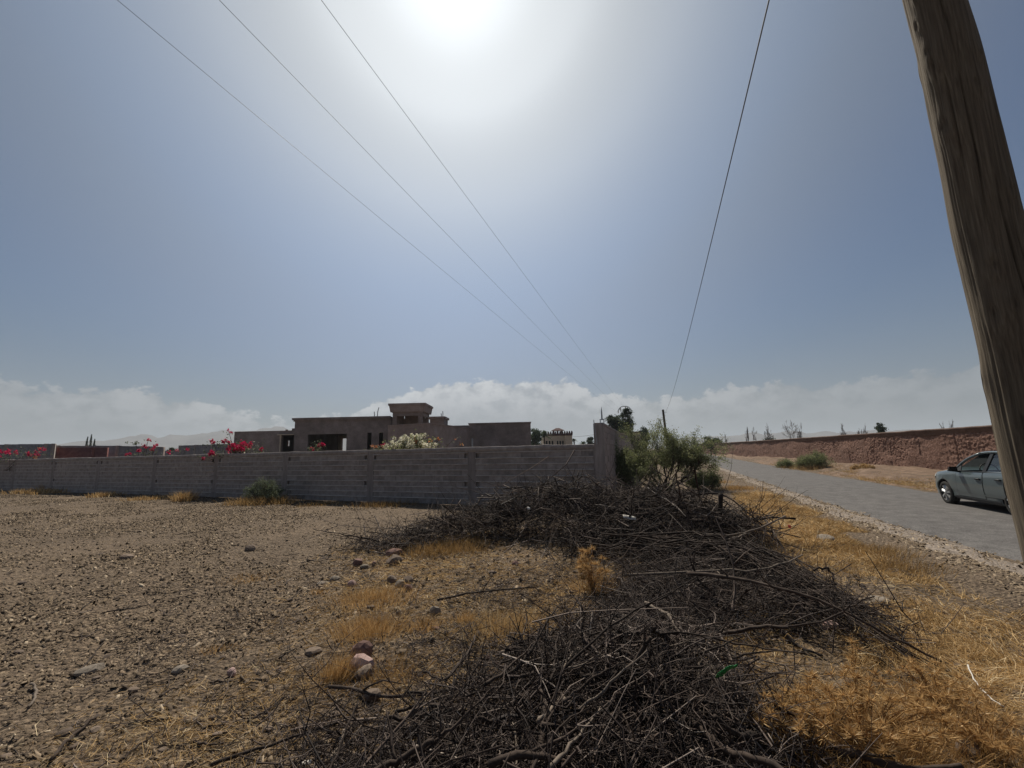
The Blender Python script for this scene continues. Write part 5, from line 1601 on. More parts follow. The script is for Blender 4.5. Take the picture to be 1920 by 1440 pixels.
# fan of long bare branches sweeping down towards the road
fo = np.array([2.6, 6.0, 0])
fan = empty('branch_fan', fo)
tag(fan, 'sheaf of long straight dark branches fanning down beside the dry verge', 'brush pile')
r = np.random.default_rng(210)
for k in range(54):
    u_ = r.uniform(0, 1)
    A = np.array([r.uniform(1.0, 2.4), r.uniform(6.3, 7.1), r.uniform(.1, .5)])
    Bm = np.array([2.75 + .45 * u_ + r.normal(0, .14), 5.75 + .5 * u_ + r.normal(0, .15), r.uniform(.14, .52)])
    E_ = np.array([3.0 + .55 * u_ + r.normal(0, .18), 3.9 + .9 * u_ + r.normal(0, .35), r.uniform(.03, .1)])
    M1 = Bm * .5 + A * .5 + np.array([.12, .12, .06])
    M2 = Bm * .5 + E_ * .5 + np.array([.12, .12, .05])
    P = np.array([A, M1, Bm, M2, E_])
    for q in P:
        q[2] = max(q[2], 0) + float(hz(q[0], q[1]))
    limb('branch', P - fo, r.uniform(.007, .017), .0045, MT['branch'], fan, 6, .085, 800 + k, int(r.integers(1, 5)))
stick([G(1290, 1075, .45), G(1420, 1090, .5), G(1560, 1130, .4), G(1660, 1190, .25), G(1765, 1240, .03)], .018, .008, MT['branch'], fan, fo, 411, 2)
stick([G(1180, 1078, .3), G(1330, 1070, .4), G(1440, 1068, .45), G(1505, 1040, .5)], .014, .008, MT['pale_branch'], fan, fo, 412, 1)
stick([G(1380, 1180, .2), G(1460, 1175, .3), G(1560, 1165, .3), G(1600, 1130, .42), G(1640, 1118, .5)], .010, .005, MT['branch'], fan, fo, 413, 3)
stick([G(1525, 1070, .4), G(1550, 1062, .45), G(1565, 1085, .3), G(1563, 1110, .1)], .014, .006, MT['branch'], fan, fo, 414, 3)
V, F, t = join3([heap_twigs(1100, [(1.7, 5.1, .8, .7, .1), (1.9, 5.6, 1.0, .6, .2)], [1, 1], (.2, .6), (.0025, .005), 213, .4, .25, 2), heap_twigs(1350, [(2.5, 6.1, 1.4, .8, .36), (3.0, 4.9, .7, 1.0, .26), (2.2, 5.0, 1.1, .8, .08)], [1.4, 1, .5], (.25, .8), (.003, .006), 212, .42, .3, 2, dirbias=(-.75, .7))])
tag(obj('twigs', np_mesh('twigs', V - fo, F, t), MT['twig'], fan), kind='stuff')

# near heap at the bottom of the picture
H_near = [(.8, 3.6, 1.0, .75, .20), (.3, 2.95, 1.1, .65, .2), (1.0, 2.75, .75, .5, .2), (-.5, 2.75, .95, .45, .13), (.1, 2.3, 1.5, .45, .24), (1.35, 4.5, 1.0, .7, .12), (2.0, 4.8, .8, .7, .14)]
no = np.array([.5, 3.0, 0])
nh = empty('brush_heap', no)
tag(nh, 'low spread of fine grey dead twigs nearest the camera', 'brush pile')
V, F, t = join3([heap_twigs(4200, H_near, [2.8, 2.4, 1.5, 1.4, 1.7, 1.3, .8], (.12, .42), (.0018, .0042), 220, .62, .3, 2), heap_twigs(900, H_near, [3, 2, 1.4, 1.0, 1.4, 1.4, .8], (.3, .75), (.0045, .0085), 221, .5, .2, 2)])
tag(obj('twigs', np_mesh('twigs', V - no, F, t), MT['twig'], nh), kind='stuff')
r = np.random.default_rng(222)
for k in range(120):
    cx, cy, rx_, ry_, h_ = H_near[r.choice(7, p=[.26, .2, .18, .1, .12, .08, .06])]
    a, q = r.uniform(0, 6.283), math.sqrt(r.uniform(0, 1))
    x, y = cx + rx_ * q * math.cos(a), cy + ry_ * q * math.sin(a)
    z = float(hz(x, y)) + float(heap_h(np.array([[x, y]]), H_near)[0]) * r.uniform(.75, 1.1) + .02
    th_ = r.normal(.7, .5) if x < .5 else r.normal(-.9, .5)
    d = np.array([math.cos(th_), math.sin(th_), r.normal(0, .15)])
    P = wig(np.array([[x, y, z]]) - d * .25, d[None], np.array([r.uniform(.3, .9)]), 6, .4, .15, r)[0]
    P[:, 2] = np.maximum(P[:, 2], hz(P[:, 0], P[:, 1]) + .012)
    limb('branch', P - no, r.uniform(.006, .013) if k % 7 else r.uniform(.017, .026), .004 if k % 7 else .012, MT['branch'] if r.uniform() < .82 else MT['pale_branch'], nh, 7, .012, 900 + k, int(r.integers(0, 3)))
stick([G(1345, 1272, .3), G(1362, 1320, .25), G(1385, 1370, .2), G(1412, 1425, .1)], .032, .020, MT['branch'], nh, no, 421, 2)
stick([G(1210, 1130, .25), G(1255, 1155, .3), G(1275, 1190, .3)], .016, .01, MT['pale_branch'], nh, no, 422, 1)
stick([G(1170, 1222, .3), G(1250, 1300, .28), G(1310, 1355, .25), G(1375, 1420, .2)], .012, .008, MT['branch'], nh, no, 423, 3)
stick([G(1010, 1355, .3), G(1045, 1320, .32), G(1070, 1285, .3)], .011, .008, MT['pale_branch'], nh, no, 424, 1)
stick([G(1310, 1360, .2), G(1310, 1250, .3), G(1312, 1216, .42)], .009, .005, MT['pale_branch'], nh, no, 425, 2)
stick([G(1210, 1290, .3), G(1150, 1330, .3), G(1125, 1380, .28), G(1110, 1440, .25)], .009, .006, MT['branch'], nh, no, 426, 2)
stick([G(965, 1243, .18), G(1000, 1248, .2), G(1050, 1270, .2), G(1075, 1300, .12)], .013, .008, MT['branch'], nh, no, 427, 1)

# single fallen branches that can be told apart
def ground_stick(label, pxs, r0_, r1_, mt, seed, lift=.03, side=2, group=None, cat='branch'):
    P = []
    for px, py in pxs:
        g = G(px, py, 0)
        z = float(hz(g[0], g[1])) + lift
        P.append(G(px, py, z))
    P = np.array(P)
    c = P.mean(0)
    c[2] = 0
    o_ = limb('fallen_branch', P - c, r0_, r1_, mt, None, 8, .012, seed, side)
    o_.location = c
    return tag(o_, label, cat, group)
ground_stick('long curved black branch lying below the pink stones', [(616, 1287), (665, 1290), (700, 1305), (745, 1309), (800, 1300), (870, 1290), (960, 1262)], .013, .010, MT['branch'], 501, .05, 3)
ground_stick('forked dark branch rising towards the upright dry stems', [(835, 1275), (865, 1240), (885, 1212), (890, 1192)], .012, .009, MT['branch'], 502, .12, 2)
ground_stick('thin dark fork leaning beside the forked branch', [(792, 1257), (830, 1276)], .008, .006, MT['branch'], 503, .07, 0)
ground_stick('straight dark stick along the bottom edge, left of the near twigs', [(395, 1435), (470, 1408), (540, 1386), (640, 1352)], .011, .008, MT['branch'], 504, .04, 1)
ground_stick('pale hooked branch at the bottom edge left of the twigs', [(645, 1370), (638, 1400), (620, 1420), (630, 1440)], .014, .011, MT['pale_branch'], 505, .05, 1)
ground_stick('straight dark stick slanting up from the bottom left gravel', [(95, 1425), (140, 1375), (182, 1340)], .011, .008, MT['branch'], 506, .03, 0)
ground_stick('pale crooked stick on the bottom left gravel', [(58, 1282), (70, 1295), (62, 1315), (54, 1325)], .010, .007, MT['pale_branch'], 507, .03, 0)
ground_stick('long thin grey stick across the middle of the dry grass', [(820, 1125), (880, 1112), (940, 1106), (1010, 1100)], .012, .007, MT['branch'], 508, .08, 1)
ground_stick('pale thin stem curving over the golden grass at right', [(1815, 1247), (1830, 1285), (1860, 1310), (1883, 1325)], .005, .003, MT['litter'], 509, .12, 0)
ground_stick('dark log end at the left foot of the back heap', [(722, 1018), (745, 1022), (760, 1025)], .03, .026, MT['branch'], 510, .04, 1)
gS = 'dark dead twigs strewn on the gravel'
r = np.random.default_rng(230)
for k, (px, py, ln_) in enumerate([(110, 1140, 80), (180, 1128, 60), (190, 1108, 30), (240, 1140, 80), (165, 1195, 60), (225, 1195, 40), (170, 1235, 80), (40, 1160, 50), (395, 1040, 60), (350, 1000, 50), (130, 985, 40), (345, 1120, 40), (420, 1210, 30), (440, 1280, 90), (500, 1330, 90), (300, 1330, 70), (560, 1110, 50), (480, 1180, 40), (20, 1225, 40), (260, 1400, 90), (330, 1290, 70), (600, 1050, 50), (390, 1390, 60), (90, 1215, 30), (540, 1225, 40), (570, 1330, 30)]):
    a = r.normal(-.35, .3)
    ground_stick('thin dark dead twig lying on the gravel of the lot', [(px - ln_ / 2 * math.cos(a), py - ln_ / 2 * math.sin(a)), (px + r.normal(0, 4), py + r.normal(0, 3)), (px + ln_ / 2 * math.cos(a), py + ln_ / 2 * math.sin(a))], .007 + py / 1e6, .004, MT['branch'], 540 + k, .015, int(r.integers(0, 2)), gS, 'twig')

r = np.random.default_rng(240)
tl_h = [(.5, 5.6, 1.3, 1.0, .03), (-.1, 4.0, .9, .8, .03), (1.2, 6.6, 1.4, .7, .04), (-2.2, 4.2, 1.9, 1.6, .01), (-1.0, 3.3, 1.3, .9, .02), (-.3, 4.6, 1.3, 1.3, .02), (-3.5, 6.5, 2.2, 2.0, .01), (-1.6, 7.0, 1.6, 1.4, .015)]
V, F, t = heap_twigs(4300, tl_h, [1.6, 1.5, 1.2, 1.3, 1.6, 1.6, .8, 1.0], (.06, .26), (.0018, .0046), 241, .5, .09, 1)
tag(obj('twig_litter', np_mesh('twig_litter', V, F, t), MT['twig']), 'short broken twigs littering the stony ground left of the brush', 'twigs', kind='stuff')

# ------------------------------------------------------------------ dry grass
def dens(x, y, blobs):
    d = 0
    for bx, by, rx_, ry_, wt in blobs:
        d = d + wt * np.exp(-((x - bx) / rx_) ** 2 - ((y - by) / ry_) ** 2)
    return d
def gb(px, py, rx_, ry_, wt):
    g = G(px, py)
    return (g[0], g[1], rx_, ry_, wt)
def grass(name, label, n, sampler, Lr, wr, m, seed, lean=.5, up=1.0, droop=.5, tone=(.5, .22), kind='stuff', parent=None):
    r = np.random.default_rng(seed)
    xy = sampler(r, n)
    n = len(xy)
    z = hz(xy[:, 0], xy[:, 1])
    base = np.stack([xy[:, 0], xy[:, 1], z], 1)
    cl = 1.2 * fbm(xy[:, 0] * 1.7, xy[:, 1] * 1.7, 0, 3, seed)
    th_ = r.uniform(0, 6.283, n) * .5 + cl * 6
    D = np.stack([np.cos(th_) * lean, np.sin(th_) * lean, up * r.uniform(.25, 1, n)], 1) + r.normal(0, .25, (n, 3))
    D[:, 2] = np.abs(D[:, 2])
    Ln = r.uniform(*Lr, n) * (1 + cl * .8)
    dist = np.hypot(xy[:, 0], xy[:, 1])
    wd_ = r.uniform(*wr, n) * np.clip(dist / 4, .8, 3)
    V, F = blades(base, D, np.maximum(Ln, .03), wd_, droop, r)
    t = np.clip(r.normal(tone[0], tone[1], n) + cl * .35, 0, 1)
    o_ = obj(name, np_mesh(name, V, F, np.repeat(t, 5)), MT[m], parent)
    return tag(o_, label, 'grass', None, kind) if not parent else tag(o_, kind=kind)
def verge_s(r, n):
    y = 2.0 + 15 * r.uniform(0, 1, n * 3) ** 1.9
    lo = np.interp(y, [2, 3, 4, 5, 6.5, 8, 10, 13, 17], [1.7, 2.2, 2.9, 3.3, 3.6, 4.2, 5.2, 6.6, 8.2])
    hi = road_l(y) - .75 - .5 * (fbm(y * .9, 0, 0, 3, 5) + .3)
    hi = np.minimum(hi, np.interp(y, [2, 3.5, 5, 7, 9, 17], [4.2, 5.0, 5.3, 5.6, 6.3, 99]))
    x = lo + (hi - lo) * r.uniform(-.05, 1.0, n * 3)
    p = np.clip(.62 + 1.3 * fbm(x * .9, y * .9, 0, 3, 77), .05, 1)
    keep = r.uniform(0, 1, n * 3) < p
    return np.stack([x, y], 1)[keep][:n]
grass('dry_verge_grass', 'matted golden dry grass covering the verge between brush and road', 62000, verge_s, (.06, .22), (.0022, .0045), 'straw', 601, .8, .55, .7, (.55, .22))
def blob_s(blobs, box):
    def f(r, n):
        out = []
        tot = 0
        while tot < n:
            x = r.uniform(box[0], box[1], n * 4)
            y = r.uniform(box[2], box[3], n * 4)
            k = r.uniform(0, 1, n * 4) < dens(x, y, blobs)
            out.append(np.stack([x, y], 1)[k])
            tot += k.sum()
        return np.concatenate(out)[:n]
    return f
lit = [gb(1000, 1180, .8, .7, .9), gb(1100, 1120, 1.2, .7, .6), gb(860, 1180, .9, .8, .5), gb(700, 1130, .8, .8, .6), gb(980, 1080, 1.6, .6, .6), gb(780, 1060, 1.2, .8, .45), gb(600, 1330, .6, .35, .6), gb(470, 1400, .7, .3, .6), gb(700, 1290, .5, .25, .6), gb(1400, 1130, .6, .6, .5), gb(1550, 1420, .5, .4, .6), gb(850, 1030, 1.6, .8, .5), gb(560, 1180, .6, .5, .3), gb(1250, 1040, 1.5, .6, .35), gb(1330, 940, 1.4, 1.4, .5), gb(1560, 1330, .5, .5, .8), gb(1250, 1130, .8, .6, .9), gb(1420, 1220, .5, .5, .8), gb(1180, 1200, .6, .4, .6), gb(400, 1330, .7, .35, .5), gb(300, 1420, .7, .25, .5), gb(560, 1270, .5, .4, .5), gb(1050, 1300, .9, .5, .6), gb(1300, 1300, .6, .5, .6), gb(800, 1400, .6, .3, .5)]
grass('straw_litter', 'flattened straw litter scattered among the twigs and stones', 42000, blob_s(lit, (-3.5, 5.5, 2.2, 13)), (.05, .16), (.0022, .0042), 'straw', 602, 1.0, .22, .5, (.5, .25))
def tuft(label, px, py, rad_, h, n, seed, m='gold', lean=(0, 0), name='dry_grass_tuft', group='dry grass tufts', wd_=.003, tone=(.5, .2), upk=1.0):
    r = np.random.default_rng(seed)
    g = G(px, py)
    e = empty(name, (g[0], g[1], float(hz(g[0], g[1]))))
    tag(e, label, 'grass', group)
    b = np.stack([r.normal(0, rad_ * .5, n), r.normal(0, rad_ * .4, n), np.zeros(n)], 1)
    b[:, 2] = hz(g[0] + b[:, 0], g[1] + b[:, 1]) - e.location.z
    D = np.stack([b[:, 0] / rad_ * .5 + lean[0] + r.normal(0, .22, n), b[:, 1] / rad_ * .5 + lean[1] + r.normal(0, .22, n), np.full(n, upk)], 1)
    dist = math.hypot(g[0], g[1])
    V, F = blades(b, D, .82 * h * r.uniform(.45, 1.05, n), np.full(n, wd_ * max(1, dist / 5)), .35, r)
    tag(obj('blades', np_mesh('blades', V, F, np.repeat(np.clip(r.normal(*tone, n), 0, 1), 5)), MT[m], e), kind='stuff')
    return e
tuft('largest golden grass tuft in the middle of the stony patch', 695, 1195, .34, .22, 1500, 610)
tuft('golden grass patch just above the largest tuft, below the stones', 700, 1130, .5, .16, 1500, 611)
tuft('feathery orange grass tuft leaning right beside the pink stone', 632, 1280, .12, .28, 520, 612, lean=(.28, .1))
tuft('thin golden tuft right of the largest tuft', 800, 1185, .16, .2, 260, 613)
tuft('narrow upright golden tuft near the middle twigs', 868, 1175, .1, .2, 160, 614)
tuft('reddish straw clump just above the curved black branch', 730, 1280, .38, .12, 900, 615, tone=(.25, .2), upk=.45)
tuft('broad golden grass spread right of the middle', 960, 1195, .5, .2, 2200, 616, 'straw', lean=(.2, .1), tone=(.6, .2))
tuft('small golden tuft on the gravel, left of centre', 405, 1215, .16, .08, 160, 617)
tuft('low golden patch on the gravel in the left middle distance', 470, 1085, .4, .07, 420, 618)
tuft('tiny golden sprout on the gravel below the back heap tail', 597, 1115, .1, .1, 90, 619)
tuft('golden patch at the foot of the back heap', 860, 1040, .5, .3, 700, 620, 'straw', tone=(.35, .2))
tuft('tawny upright grass in front of the dark heap centre', 800, 1045, .4, .3, 500, 621, 'straw', tone=(.3, .2))
gw = 'dry grass along the foot of the block wall'
for k, (px, py, wpx, hpx, n, lab) in enumerate([(80, 925, 60, 12, 700, 'straw coloured grass row at the wall foot, far left'), (90, 922, 14, 22, 160, 'taller grass plume at the wall foot, far left'), (195, 932, 30, 12, 420, 'second straw clump from the left at the wall foot'), (280, 936, 50, 9, 500, 'low straw clump left of the tall tuft at the wall foot'), (345, 938, 22, 24, 480, 'tall straw tuft at the wall foot, left of the green bush'), (600, 946, 60, 8, 420, 'low brown grass right of the green bush at the wall foot'), (720, 950, 70, 14, 520, 'brown upright grass by the second pier from the corner')]):
    g = G(px, py)
    s_ = g[1] / FPX
    tuft(lab, px, py, wpx * s_ * .8, hpx * s_ * 1.15, n, 640 + k, 'straw', group=gw, wd_=.0035, tone=(.55 if k < 5 else .25, .2))
tuft('orange tinted grass patch beside the road left edge', 1385, 918, .8, .22, 700, 660, 'gold', group='grass tufts by the road')
tuft('brown grass tussock on the verge near the pale slab', 1640, 1040, .5, .2, 900, 661, 'straw', group='grass tufts by the road', tone=(.35, .2))
tuft('darker tussock on the verge beside the grit edge', 1700, 1065, .45, .16, 700, 662, 'straw', group='grass tufts by the road', tone=(.3, .2))
tuft('straw patch between thorn tree and road', 1330, 905, .9, .25, 700, 663, 'gold', group='grass tufts by the road')
def bank_s(r, n):
    y = r.uniform(12, 45, n)
    x = road_r(y) + .15 + np.abs(r.normal(0, 1.1, n)) + .3 * fbm(y, 0, 0, 3, 6)
    return np.stack([x, y], 1)
grass('bank_grass', 'short dry grass edging the far side of the road', 15000, bank_s, (.06, .2), (.003, .005), 'straw', 603, .6, .8, .4, (.5, .22))

# ------------------------------------------------------------------ dried thistles
def thistle(label, px, py, rad_, h, heads, spikes, seed, group='dried thistles', base_blades=500):
    r = np.random.default_rng(seed)
    g = G(px, py)
    e = empty('dried_thistle', (g[0], g[1], float(hz(g[0], g[1]))))
    tag(e, label, 'thistle', group)
    acc, Vs, Ts = [], [], []
    for k in range(heads):
        a, q = r.uniform(0, 6.283), math.sqrt(r.uniform(0, 1))
        tip = np.array([rad_ * q * math.cos(a), rad_ * q * math.sin(a) * .8, h * (1 - .45 * q * q) * r.uniform(.6, 1.05)])
        t = np.linspace(0, 1, 5)[:, None]
        P = tip * t * np.array([1, 1, 1]) + np.array([0, 0, .12 * h]) * np.sin(t * 3.14) + r.normal(0, .006, (5, 3))
        acc.append((P, np.linspace(.0036, .0022, 5)))
        nS = spikes
        d = r.normal(0, 1, (nS, 3))
        d[:, 2] = np.abs(d[:, 2]) * .9 - .2
        d /= np.linalg.norm(d, axis=1, keepdims=True)
        sd_ = np.cross(d, r.normal(0, 1, (nS, 3)))
        sd_ /= np.linalg.norm(sd_, axis=1, keepdims=True)
        hs = r.uniform(.03, .075, nS)[:, None] * (1 if h < .5 else 1.2)
        c = P[-1]
        Vs.append(np.stack([c + d * .008 - sd_ * .003, c + d * .008 + sd_ * .003, c + d * hs], 1).reshape(-1, 3))
        Ts.append(np.repeat(np.clip(r.normal(.55, .2, nS), 0, 1), 3))
        m_ = r.uniform(.2, .95, 26)
        li = P[(m_ * 4).astype(int)]
        d = r.normal(0, 1, (26, 3))
        d /= np.linalg.norm(d, axis=1, keepdims=True)
        sd_ = np.cross(d, r.normal(0, 1, (26, 3)))
        sd_ /= np.linalg.norm(sd_, axis=1, keepdims=True)
        Vs.append(np.stack([li - sd_ * .003, li + sd_ * .003, li + d * r.uniform(.03, .08, 26)[:, None]], 1).reshape(-1, 3))
        Ts.append(np.repeat(np.clip(r.normal(.5, .2, 26), 0, 1), 3))
    V, F = tubes(np.stack([a for a, _ in acc]), np.stack([b for _, b in acc]), 4)
    obj('stems', np_mesh('stems', V, F, np.full(len(V), .45)), MT['gold'], e)
    V = np.concatenate(Vs)
    tag(obj('spines', np_mesh('spines', V, np.arange(len(V)).reshape(-1, 3), np.concatenate(Ts)), MT['gold'], e), kind='stuff')
    n = base_blades
    b = np.stack([r.normal(0, rad_ * .5, n), r.normal(0, rad_ * .4, n), np.zeros(n)], 1)
    V, F = blades(b, np.stack([b[:, 0] * 2 + r.normal(0, .3, n), b[:, 1] * 2 + r.normal(0, .3, n), np.ones(n) * .8], 1), h * r.uniform(.2, .65, n), np.full(n, .003), .4, r)
    tag(obj('dry_leaves', np_mesh('dry_leaves', V, F, np.repeat(np.clip(r.normal(.5, .2, n), 0, 1), 5)), MT['gold'], e), kind='stuff')
    return e
thistle('bright golden dried thistle in front of the dark back heap', 1112, 1112, .27, .52, 26, 80, 670)
thistle('large golden dried thistle mass in the bottom right corner', 1625, 1415, .42, .4, 85, 44, 671, base_blades=1800)
thistle('golden spiny thistle at the lower edge, right of the twigs', 1500, 1440, .25, .28, 34, 40, 672, base_blades=700)
thistle('single small thistle head poking out of the branch fan', 1602, 1270, .06, .3, 3, 40, 673, base_blades=20)
thistle('pale spiky thistle on the verge at the right edge', 1840, 1400, .35, .3, 30, 28, 674, base_blades=900)
thistle('low pale thistle patch right of the fan end', 1760, 1330, .3, .26, 26, 28, 675, base_blades=800)

# ------------------------------------------------------------------ stones
def ico():
    bm = bmesh.new()
    bmesh.ops.create_icosphere(bm, subdivisions=1, radius=1)
    V = np.array([v.co[:] for v in bm.verts])
    F = np.array([[v.index for v in f.verts] for f in bm.faces])
    bm.free()
    return V, F
IV, IF = ico()
def gravel(name, n, sampler, size, seed, flat=.45, tone=(.45, .2)):
    r = np.random.default_rng(seed)
    xy = sampler(r, n)
    n = len(xy)
    dist = np.hypot(xy[:, 0], xy[:, 1])
    s = size[0] * np.exp(r.normal(0, .45, n)) * np.clip(dist / 5, .95, 2.6)
    s = np.minimum(s, size[1])
    sc_ = np.stack([s * r.uniform(.8, 1.9, n), s * r.uniform(.55, 1.0, n), s * flat * r.uniform(.5, 1.2, n)], 1)
    a = r.uniform(0, 6.283, n)
    tl = r.normal(0, .5, n)
    v = np.broadcast_to(IV8, (n, 8, 3)) * (1 + r.normal(0, .2, (n, 8, 1))) * sc_[:, None, :]
    vz = v[..., 2] + v[..., 0] * tl[:, None]
    c_, s_ = np.cos(a)[:, None], np.sin(a)[:, None]
    x = v[..., 0] * c_ - v[..., 1] * s_ + xy[:, :1]
    y = v[..., 0] * s_ + v[..., 1] * c_ + xy[:, 1:]
    z = vz + (hz(xy[:, 0], xy[:, 1]) + sc_[:, 2] * .3)[:, None]
    V = np.stack([x, y, z], -1).reshape(-1, 3)
    F = (IF8[None] + (np.arange(n) * 8)[:, None, None]).reshape(-1, 3)
    t = np.repeat(np.clip(r.normal(tone[0], tone[1], n), 0, 1), 8)
    return np_mesh(name, V, F, t)
# an eight-cornered chip without its buried underside, 10 triangles
IV8 = np.array([(-.9, -.6, -.8), (.8, -.7, -.8), (1.0, .6, -.8), (-.7, .8, -.8), (-.7, -.5, .7), (.7, -.6, .8), (.6, .6, .6), (-.6, .5, .8)])
IF8 = np.array([(4, 5, 6), (4, 6, 7), (0, 1, 5), (0, 5, 4), (1, 2, 6), (1, 6, 5), (2, 3, 7), (2, 7, 6), (3, 0, 4), (3, 4, 7)])
def lot_s(r, n):
    y = 2.3 + 22 * r.uniform(0, 1, n * 2) ** 2.2
    hi = np.interp(y, [2, 3, 5, 8, 10, 14, 18, 25], [-.3, .0, .4, -.2, 2.0, 0, -8, -24])
    x = hi - (hi + 1.28 * y + .4) * r.uniform(0, 1, n * 2)
    k = r.uniform(0, 1, n * 2) < np.clip(.55 + 1.5 * fbm(x * .6, y * .6, 0, 4, 19), .1, 1)
    return np.stack([x, y], 1)[k][:n]
tag(obj('lot_gravel', gravel('lot_gravel', 74000, lot_s, (.0076, .028), 680, .56, (.5, .22)), MT['stone']), 'flaky grey brown gravel strewn over the open lot', 'gravel', kind='stuff')
def edge_s(r, n):
    y = 3.0 + 26 * r.uniform(0, 1, n) ** 1.9
    x = road_l(y) - .2 + r.normal(0, .3, n)
    near_ = np.clip((8 - y) / 5, 0, 1)
    x = x - near_ * np.abs(r.normal(0, .6, n))
    return np.stack([x, y], 1)
tag(obj('verge_gravel', gravel('verge_gravel', 11000, edge_s, (.009, .026), 681, .36, (.72, .2)), MT['stone']), 'loose grey chippings along the left road edge', 'gravel', kind='stuff')
def under_s(r, n):
    x = r.uniform(-1.5, 4.5, n)
    y = r.uniform(2.3, 9, n)
    return np.stack([x, y], 1)
tag(obj('soil_crumbs', gravel('soil_crumbs', 3500, under_s, (.012, .035), 682, .6, (.4, .2)), MT['stone']), 'crumbs of soil and stone under the brush', 'gravel', kind='stuff')

def rock(name, label, px, py, wpx, hpx, m, seed, group=None, flat=.6, depth=.8, cat='stone'):
    r = np.random.default_rng(seed)
    g = G(px, py)
    s_ = np.linalg.norm(g - np.array([0, 0, EYE])) / FPX
    bm = bmesh.new()
    bmesh.ops.create_icosphere(bm, subdivisions=2, radius=1)
    dirs = r.normal(0, 1, (9, 3))
    dirs /= np.linalg.norm(dirs, axis=1, keepdims=True)
    offs = r.uniform(.62, .95, 9)
    for v in bm.verts:                                         # planes shear the lump into broken faces
        p = np.array(v.co)
        for d, o_ in zip(dirs, offs):
            q = p @ d
            if q > o_:
                p = p - d * (q - o_) * .95
        p *= 1 + .08 * float(fbm(p[0] * 2.3 + seed, p[1] * 2.3, p[2] * 2.3, 3, seed))
        v.co = Vector((p[0] * wpx * s_ * .5, p[1] * wpx * s_ * .5 * depth, p[2] * hpx * s_ * .62))
    me = bpy.data.meshes.new(name)
    bm.to_mesh(me)
    bm.free()
    o_ = obj(name, me, m)
    o_.location = (g[0], g[1] + wpx * s_ * .3, float(hz(g[0], g[1])) + hpx * s_ * .28)
    o_.rotation_euler = (r.normal(0, .15), r.normal(0, .15), r.uniform(-.5, .5))
    return tag(o_, label, cat, group)
rock('stone', 'flat topped pink stone beside the feathery orange tuft', 672, 1278, 42, 32, MT['pinkrock'], 1, depth=.7)
rock('stone', 'rounded red stone behind the pink flat topped stone', 672, 1246, 36, 28, MT['redrock'], 2)
rock('stone', 'brown stone just below the pink flat topped stone', 678, 1290, 34, 18, MT['rock'], 3)
rock('stone', 'tan flat stone below the curved black branch', 692, 1332, 30, 16, MT['rock'], 4)
rock('stone', 'large dark stone of the upper stone cluster', 735, 1062, 32, 20, MT['rock'], 5)
rock('stone', 'reddish stone on top of the upper stone cluster', 736, 1046, 36, 14, MT['redrock'], 6)
rock('stone', 'white stone chip at the left of the upper cluster', 681, 1069, 16, 7, MT['palerock'], 7)
rock('stone', 'dark upright stone at the left of the upper cluster', 668, 1064, 18, 14, MT['redrock'], 8)
rock('stone', 'grey stone in the lower stone cluster, right end', 764, 1100, 20, 15, MT['rock'], 9)
rock('stone', 'pale stone in the lower stone cluster, middle', 748, 1106, 20, 15, MT['palerock'], 10)
rock('stone', 'brown stone in the lower stone cluster, left end', 733, 1096, 20, 14, MT['rock'], 11)
rock('stone', 'small dark stone below the lower stone cluster', 763, 1112, 17, 11, MT['redrock'], 12)
rock('stone', 'pinkish chip leaning on a red stone left of the clusters', 658, 1103, 16, 12, MT['pinkrock'], 13)
rock('stone', 'long pale flat stone left of the clusters', 604, 1095, 26, 7, MT['palerock'], 14)
rock('stone', 'low pale stone next to the long flat one', 625, 1092, 20, 8, MT['palerock'], 15)
rock('stone', 'dark solitary stone on the gravel, right one of the two farthest', 466, 1034, 18, 11, MT['rock'], 16)
rock('stone', 'dark flat solitary stone on the gravel, left one of the two farthest', 230, 1047, 20, 8, MT['rock'], 17)
rock('stone', 'pale tan stone near the white litter scraps', 815, 1162, 20, 13, MT['palerock'], 18)
rock('stone', 'grey rounded stone left of the orange feathery tuft', 583, 1232, 26, 13, MT['rock'], 19)
rock('stone', 'long flat tan stone on the lower left gravel', 155, 1255, 34, 11, MT['palerock'], 20)
rock('stone', 'flat tan stone in the lower middle of the gravel', 330, 1266, 24, 9, MT['palerock'], 21)
rock('stone', 'small pink stone on the gravel left of the tuft', 430, 1275, 14, 12, MT['pinkrock'], 22)
rock('stone_slab', 'pale broken slab lying on the golden verge', 1556, 1020, 28, 10, MT['palerock'], 23, depth=.9)
rock('stone', 'long whitish stone half buried in the verge grass', 1655, 1130, 36, 9, MT['palerock'], 24)
rock('stone', 'grey blurred stone in the grass at the bottom right', 1830, 1415, 28, 18, MT['rock'], 25)
rock('clod', 'reddish earth clod under the twigs at the near heap', 1215, 1290, 60, 36, MT['redrock'], 26, cat='clod')
rock('clod', 'pink clod caught under the branch fan', 1565, 1195, 30, 12, MT['pinkrock'], 27, cat='clod')
gR = 'loose stones scattered on the open gravel'
r = np.random.default_rng(690)
for k in range(40):
    px, py = r.uniform(0, 640), 965 + 470 * r.uniform(0, 1) ** .8
    w_ = r.uniform(6, 13) * (.6 + (py - 960) / 500)
    rock('loose_stone', 'ordinary brown stone lying loose on the open gravel', px, py, w_, w_ * r.uniform(.25, .38), MT['rock'], 700 + k, gR)
for k in range(16):
    px = r.uniform(600, 1080)
    rock('loose_stone', 'brownish stone lying among the straw and twigs', px, r.uniform(1060, 1300), r.uniform(8, 16), r.uniform(5, 9), MT['redrock' if k % 3 == 0 else 'rock'], 800 + k, 'loose stones among the straw')

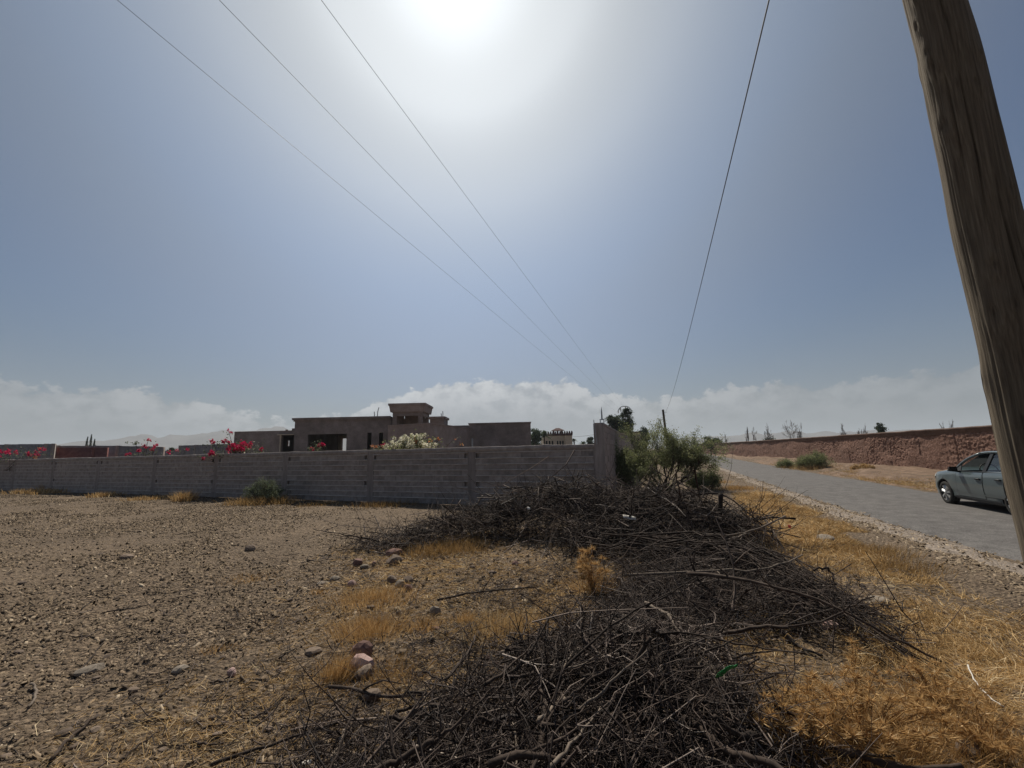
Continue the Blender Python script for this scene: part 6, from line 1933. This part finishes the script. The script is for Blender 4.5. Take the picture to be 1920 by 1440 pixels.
# ------------------------------------------------------------------ litter
def scrap(name, label, px, py, z, w_, h_, m, seed, cat='litter', tilt=(.9, .3, .4)):
    r = np.random.default_rng(seed)
    g = G(px, py, z)
    n = 6
    Vv = []
    for a in range(n + 1):
        for b in range(n + 1):
            u_, v_ = a / n - .5, b / n - .5
            e_ = 1 - .35 * abs(u_) ** 1.5
            Vv.append((u_ * w_, v_ * h_ * e_ + r.normal(0, .03) * h_, .12 * min(w_, h_) * math.cos(v_ * 3) + r.normal(0, .05) * min(w_, h_)))
    ii = np.arange(len(Vv)).reshape(n + 1, n + 1)
    o_ = obj(name, np_mesh(name, np.array(Vv), np.stack([ii[:-1, :-1], ii[1:, :-1], ii[1:, 1:], ii[:-1, 1:]], -1).reshape(-1, 4), smooth=True), m)
    md = o_.modifiers.new('thickness', 'SOLIDIFY')
    md.thickness = .002
    o_.location = g
    o_.rotation_euler = tilt
    return tag(o_, label, cat)
# green bottle shard: curved wall of a squashed bottle
scrap('green_bottle', 'bright green crushed plastic bottle caught in the near twigs', 1362, 1258, .42, .05, .16, MT['green_plastic'], 901, 'bottle', (-.75, .35, .55))
scrap('red_scrap', 'tiny red scrap hanging on the sprigs above the verge', 1480, 987, .55, .05, .045, MT['red_plastic'], 902, 'litter', (1.3, .2, .3))
scrap('paper_scrap', 'white crumpled scrap in the middle of the straw', 857, 1172, .04, .07, .05, MT['litter'], 903, tilt=(.5, .3, .2))
scrap('paper_scrap', 'small white scrap just below the crumpled one', 848, 1202, .03, .03, .03, MT['litter'], 904, tilt=(.3, .2, 1))
scrap('paper_scrap', 'pale torn scrap in the dark hollow under the fan', 1475, 1275, .05, .12, .05, MT['litter'], 905, tilt=(.6, .1, .2))
scrap('paper_scrap', 'white scrap lodged in the right side of the back heap', 1180, 970, .62, .22, .08, MT['litter'], 906, tilt=(.7, .2, .1))
scrap('paper_scrap', 'small white scrap in the top of the back heap', 991, 953, .75, .06, .05, MT['litter'], 907, tilt=(1, .2, .5))
scrap('paper_scrap', 'pale scrap at the bottom edge left of the twigs', 575, 1430, .05, .05, .03, MT['litter'], 908, tilt=(.4, .2, .6))
scrap('paper_scrap', 'whitish scrap among the near twigs left of the centre', 975, 1312, .2, .05, .05, MT['litter'], 909, tilt=(.5, .1, .4))

# ------------------------------------------------------------------ dusty air
hm = bpy.data.materials.new('dusty_air')
hm.use_nodes = True
ht = hm.node_tree
ht.nodes.clear()
pv = ht.nodes.new('ShaderNodeVolumePrincipled')
pv.inputs['Color'].default_value = (.82, .91, 1.0, 1)
pv.inputs['Density'].default_value = 2.8e-4
pv.inputs['Anisotropy'].default_value = .1
ho = ht.nodes.new('ShaderNodeOutputMaterial')
ht.links.new(pv.outputs[0], ho.inputs['Volume'])
tag(MB().box(-7500, 7500, -7500, 7500, -25, 200).build('haze', hm), kind='stuff')
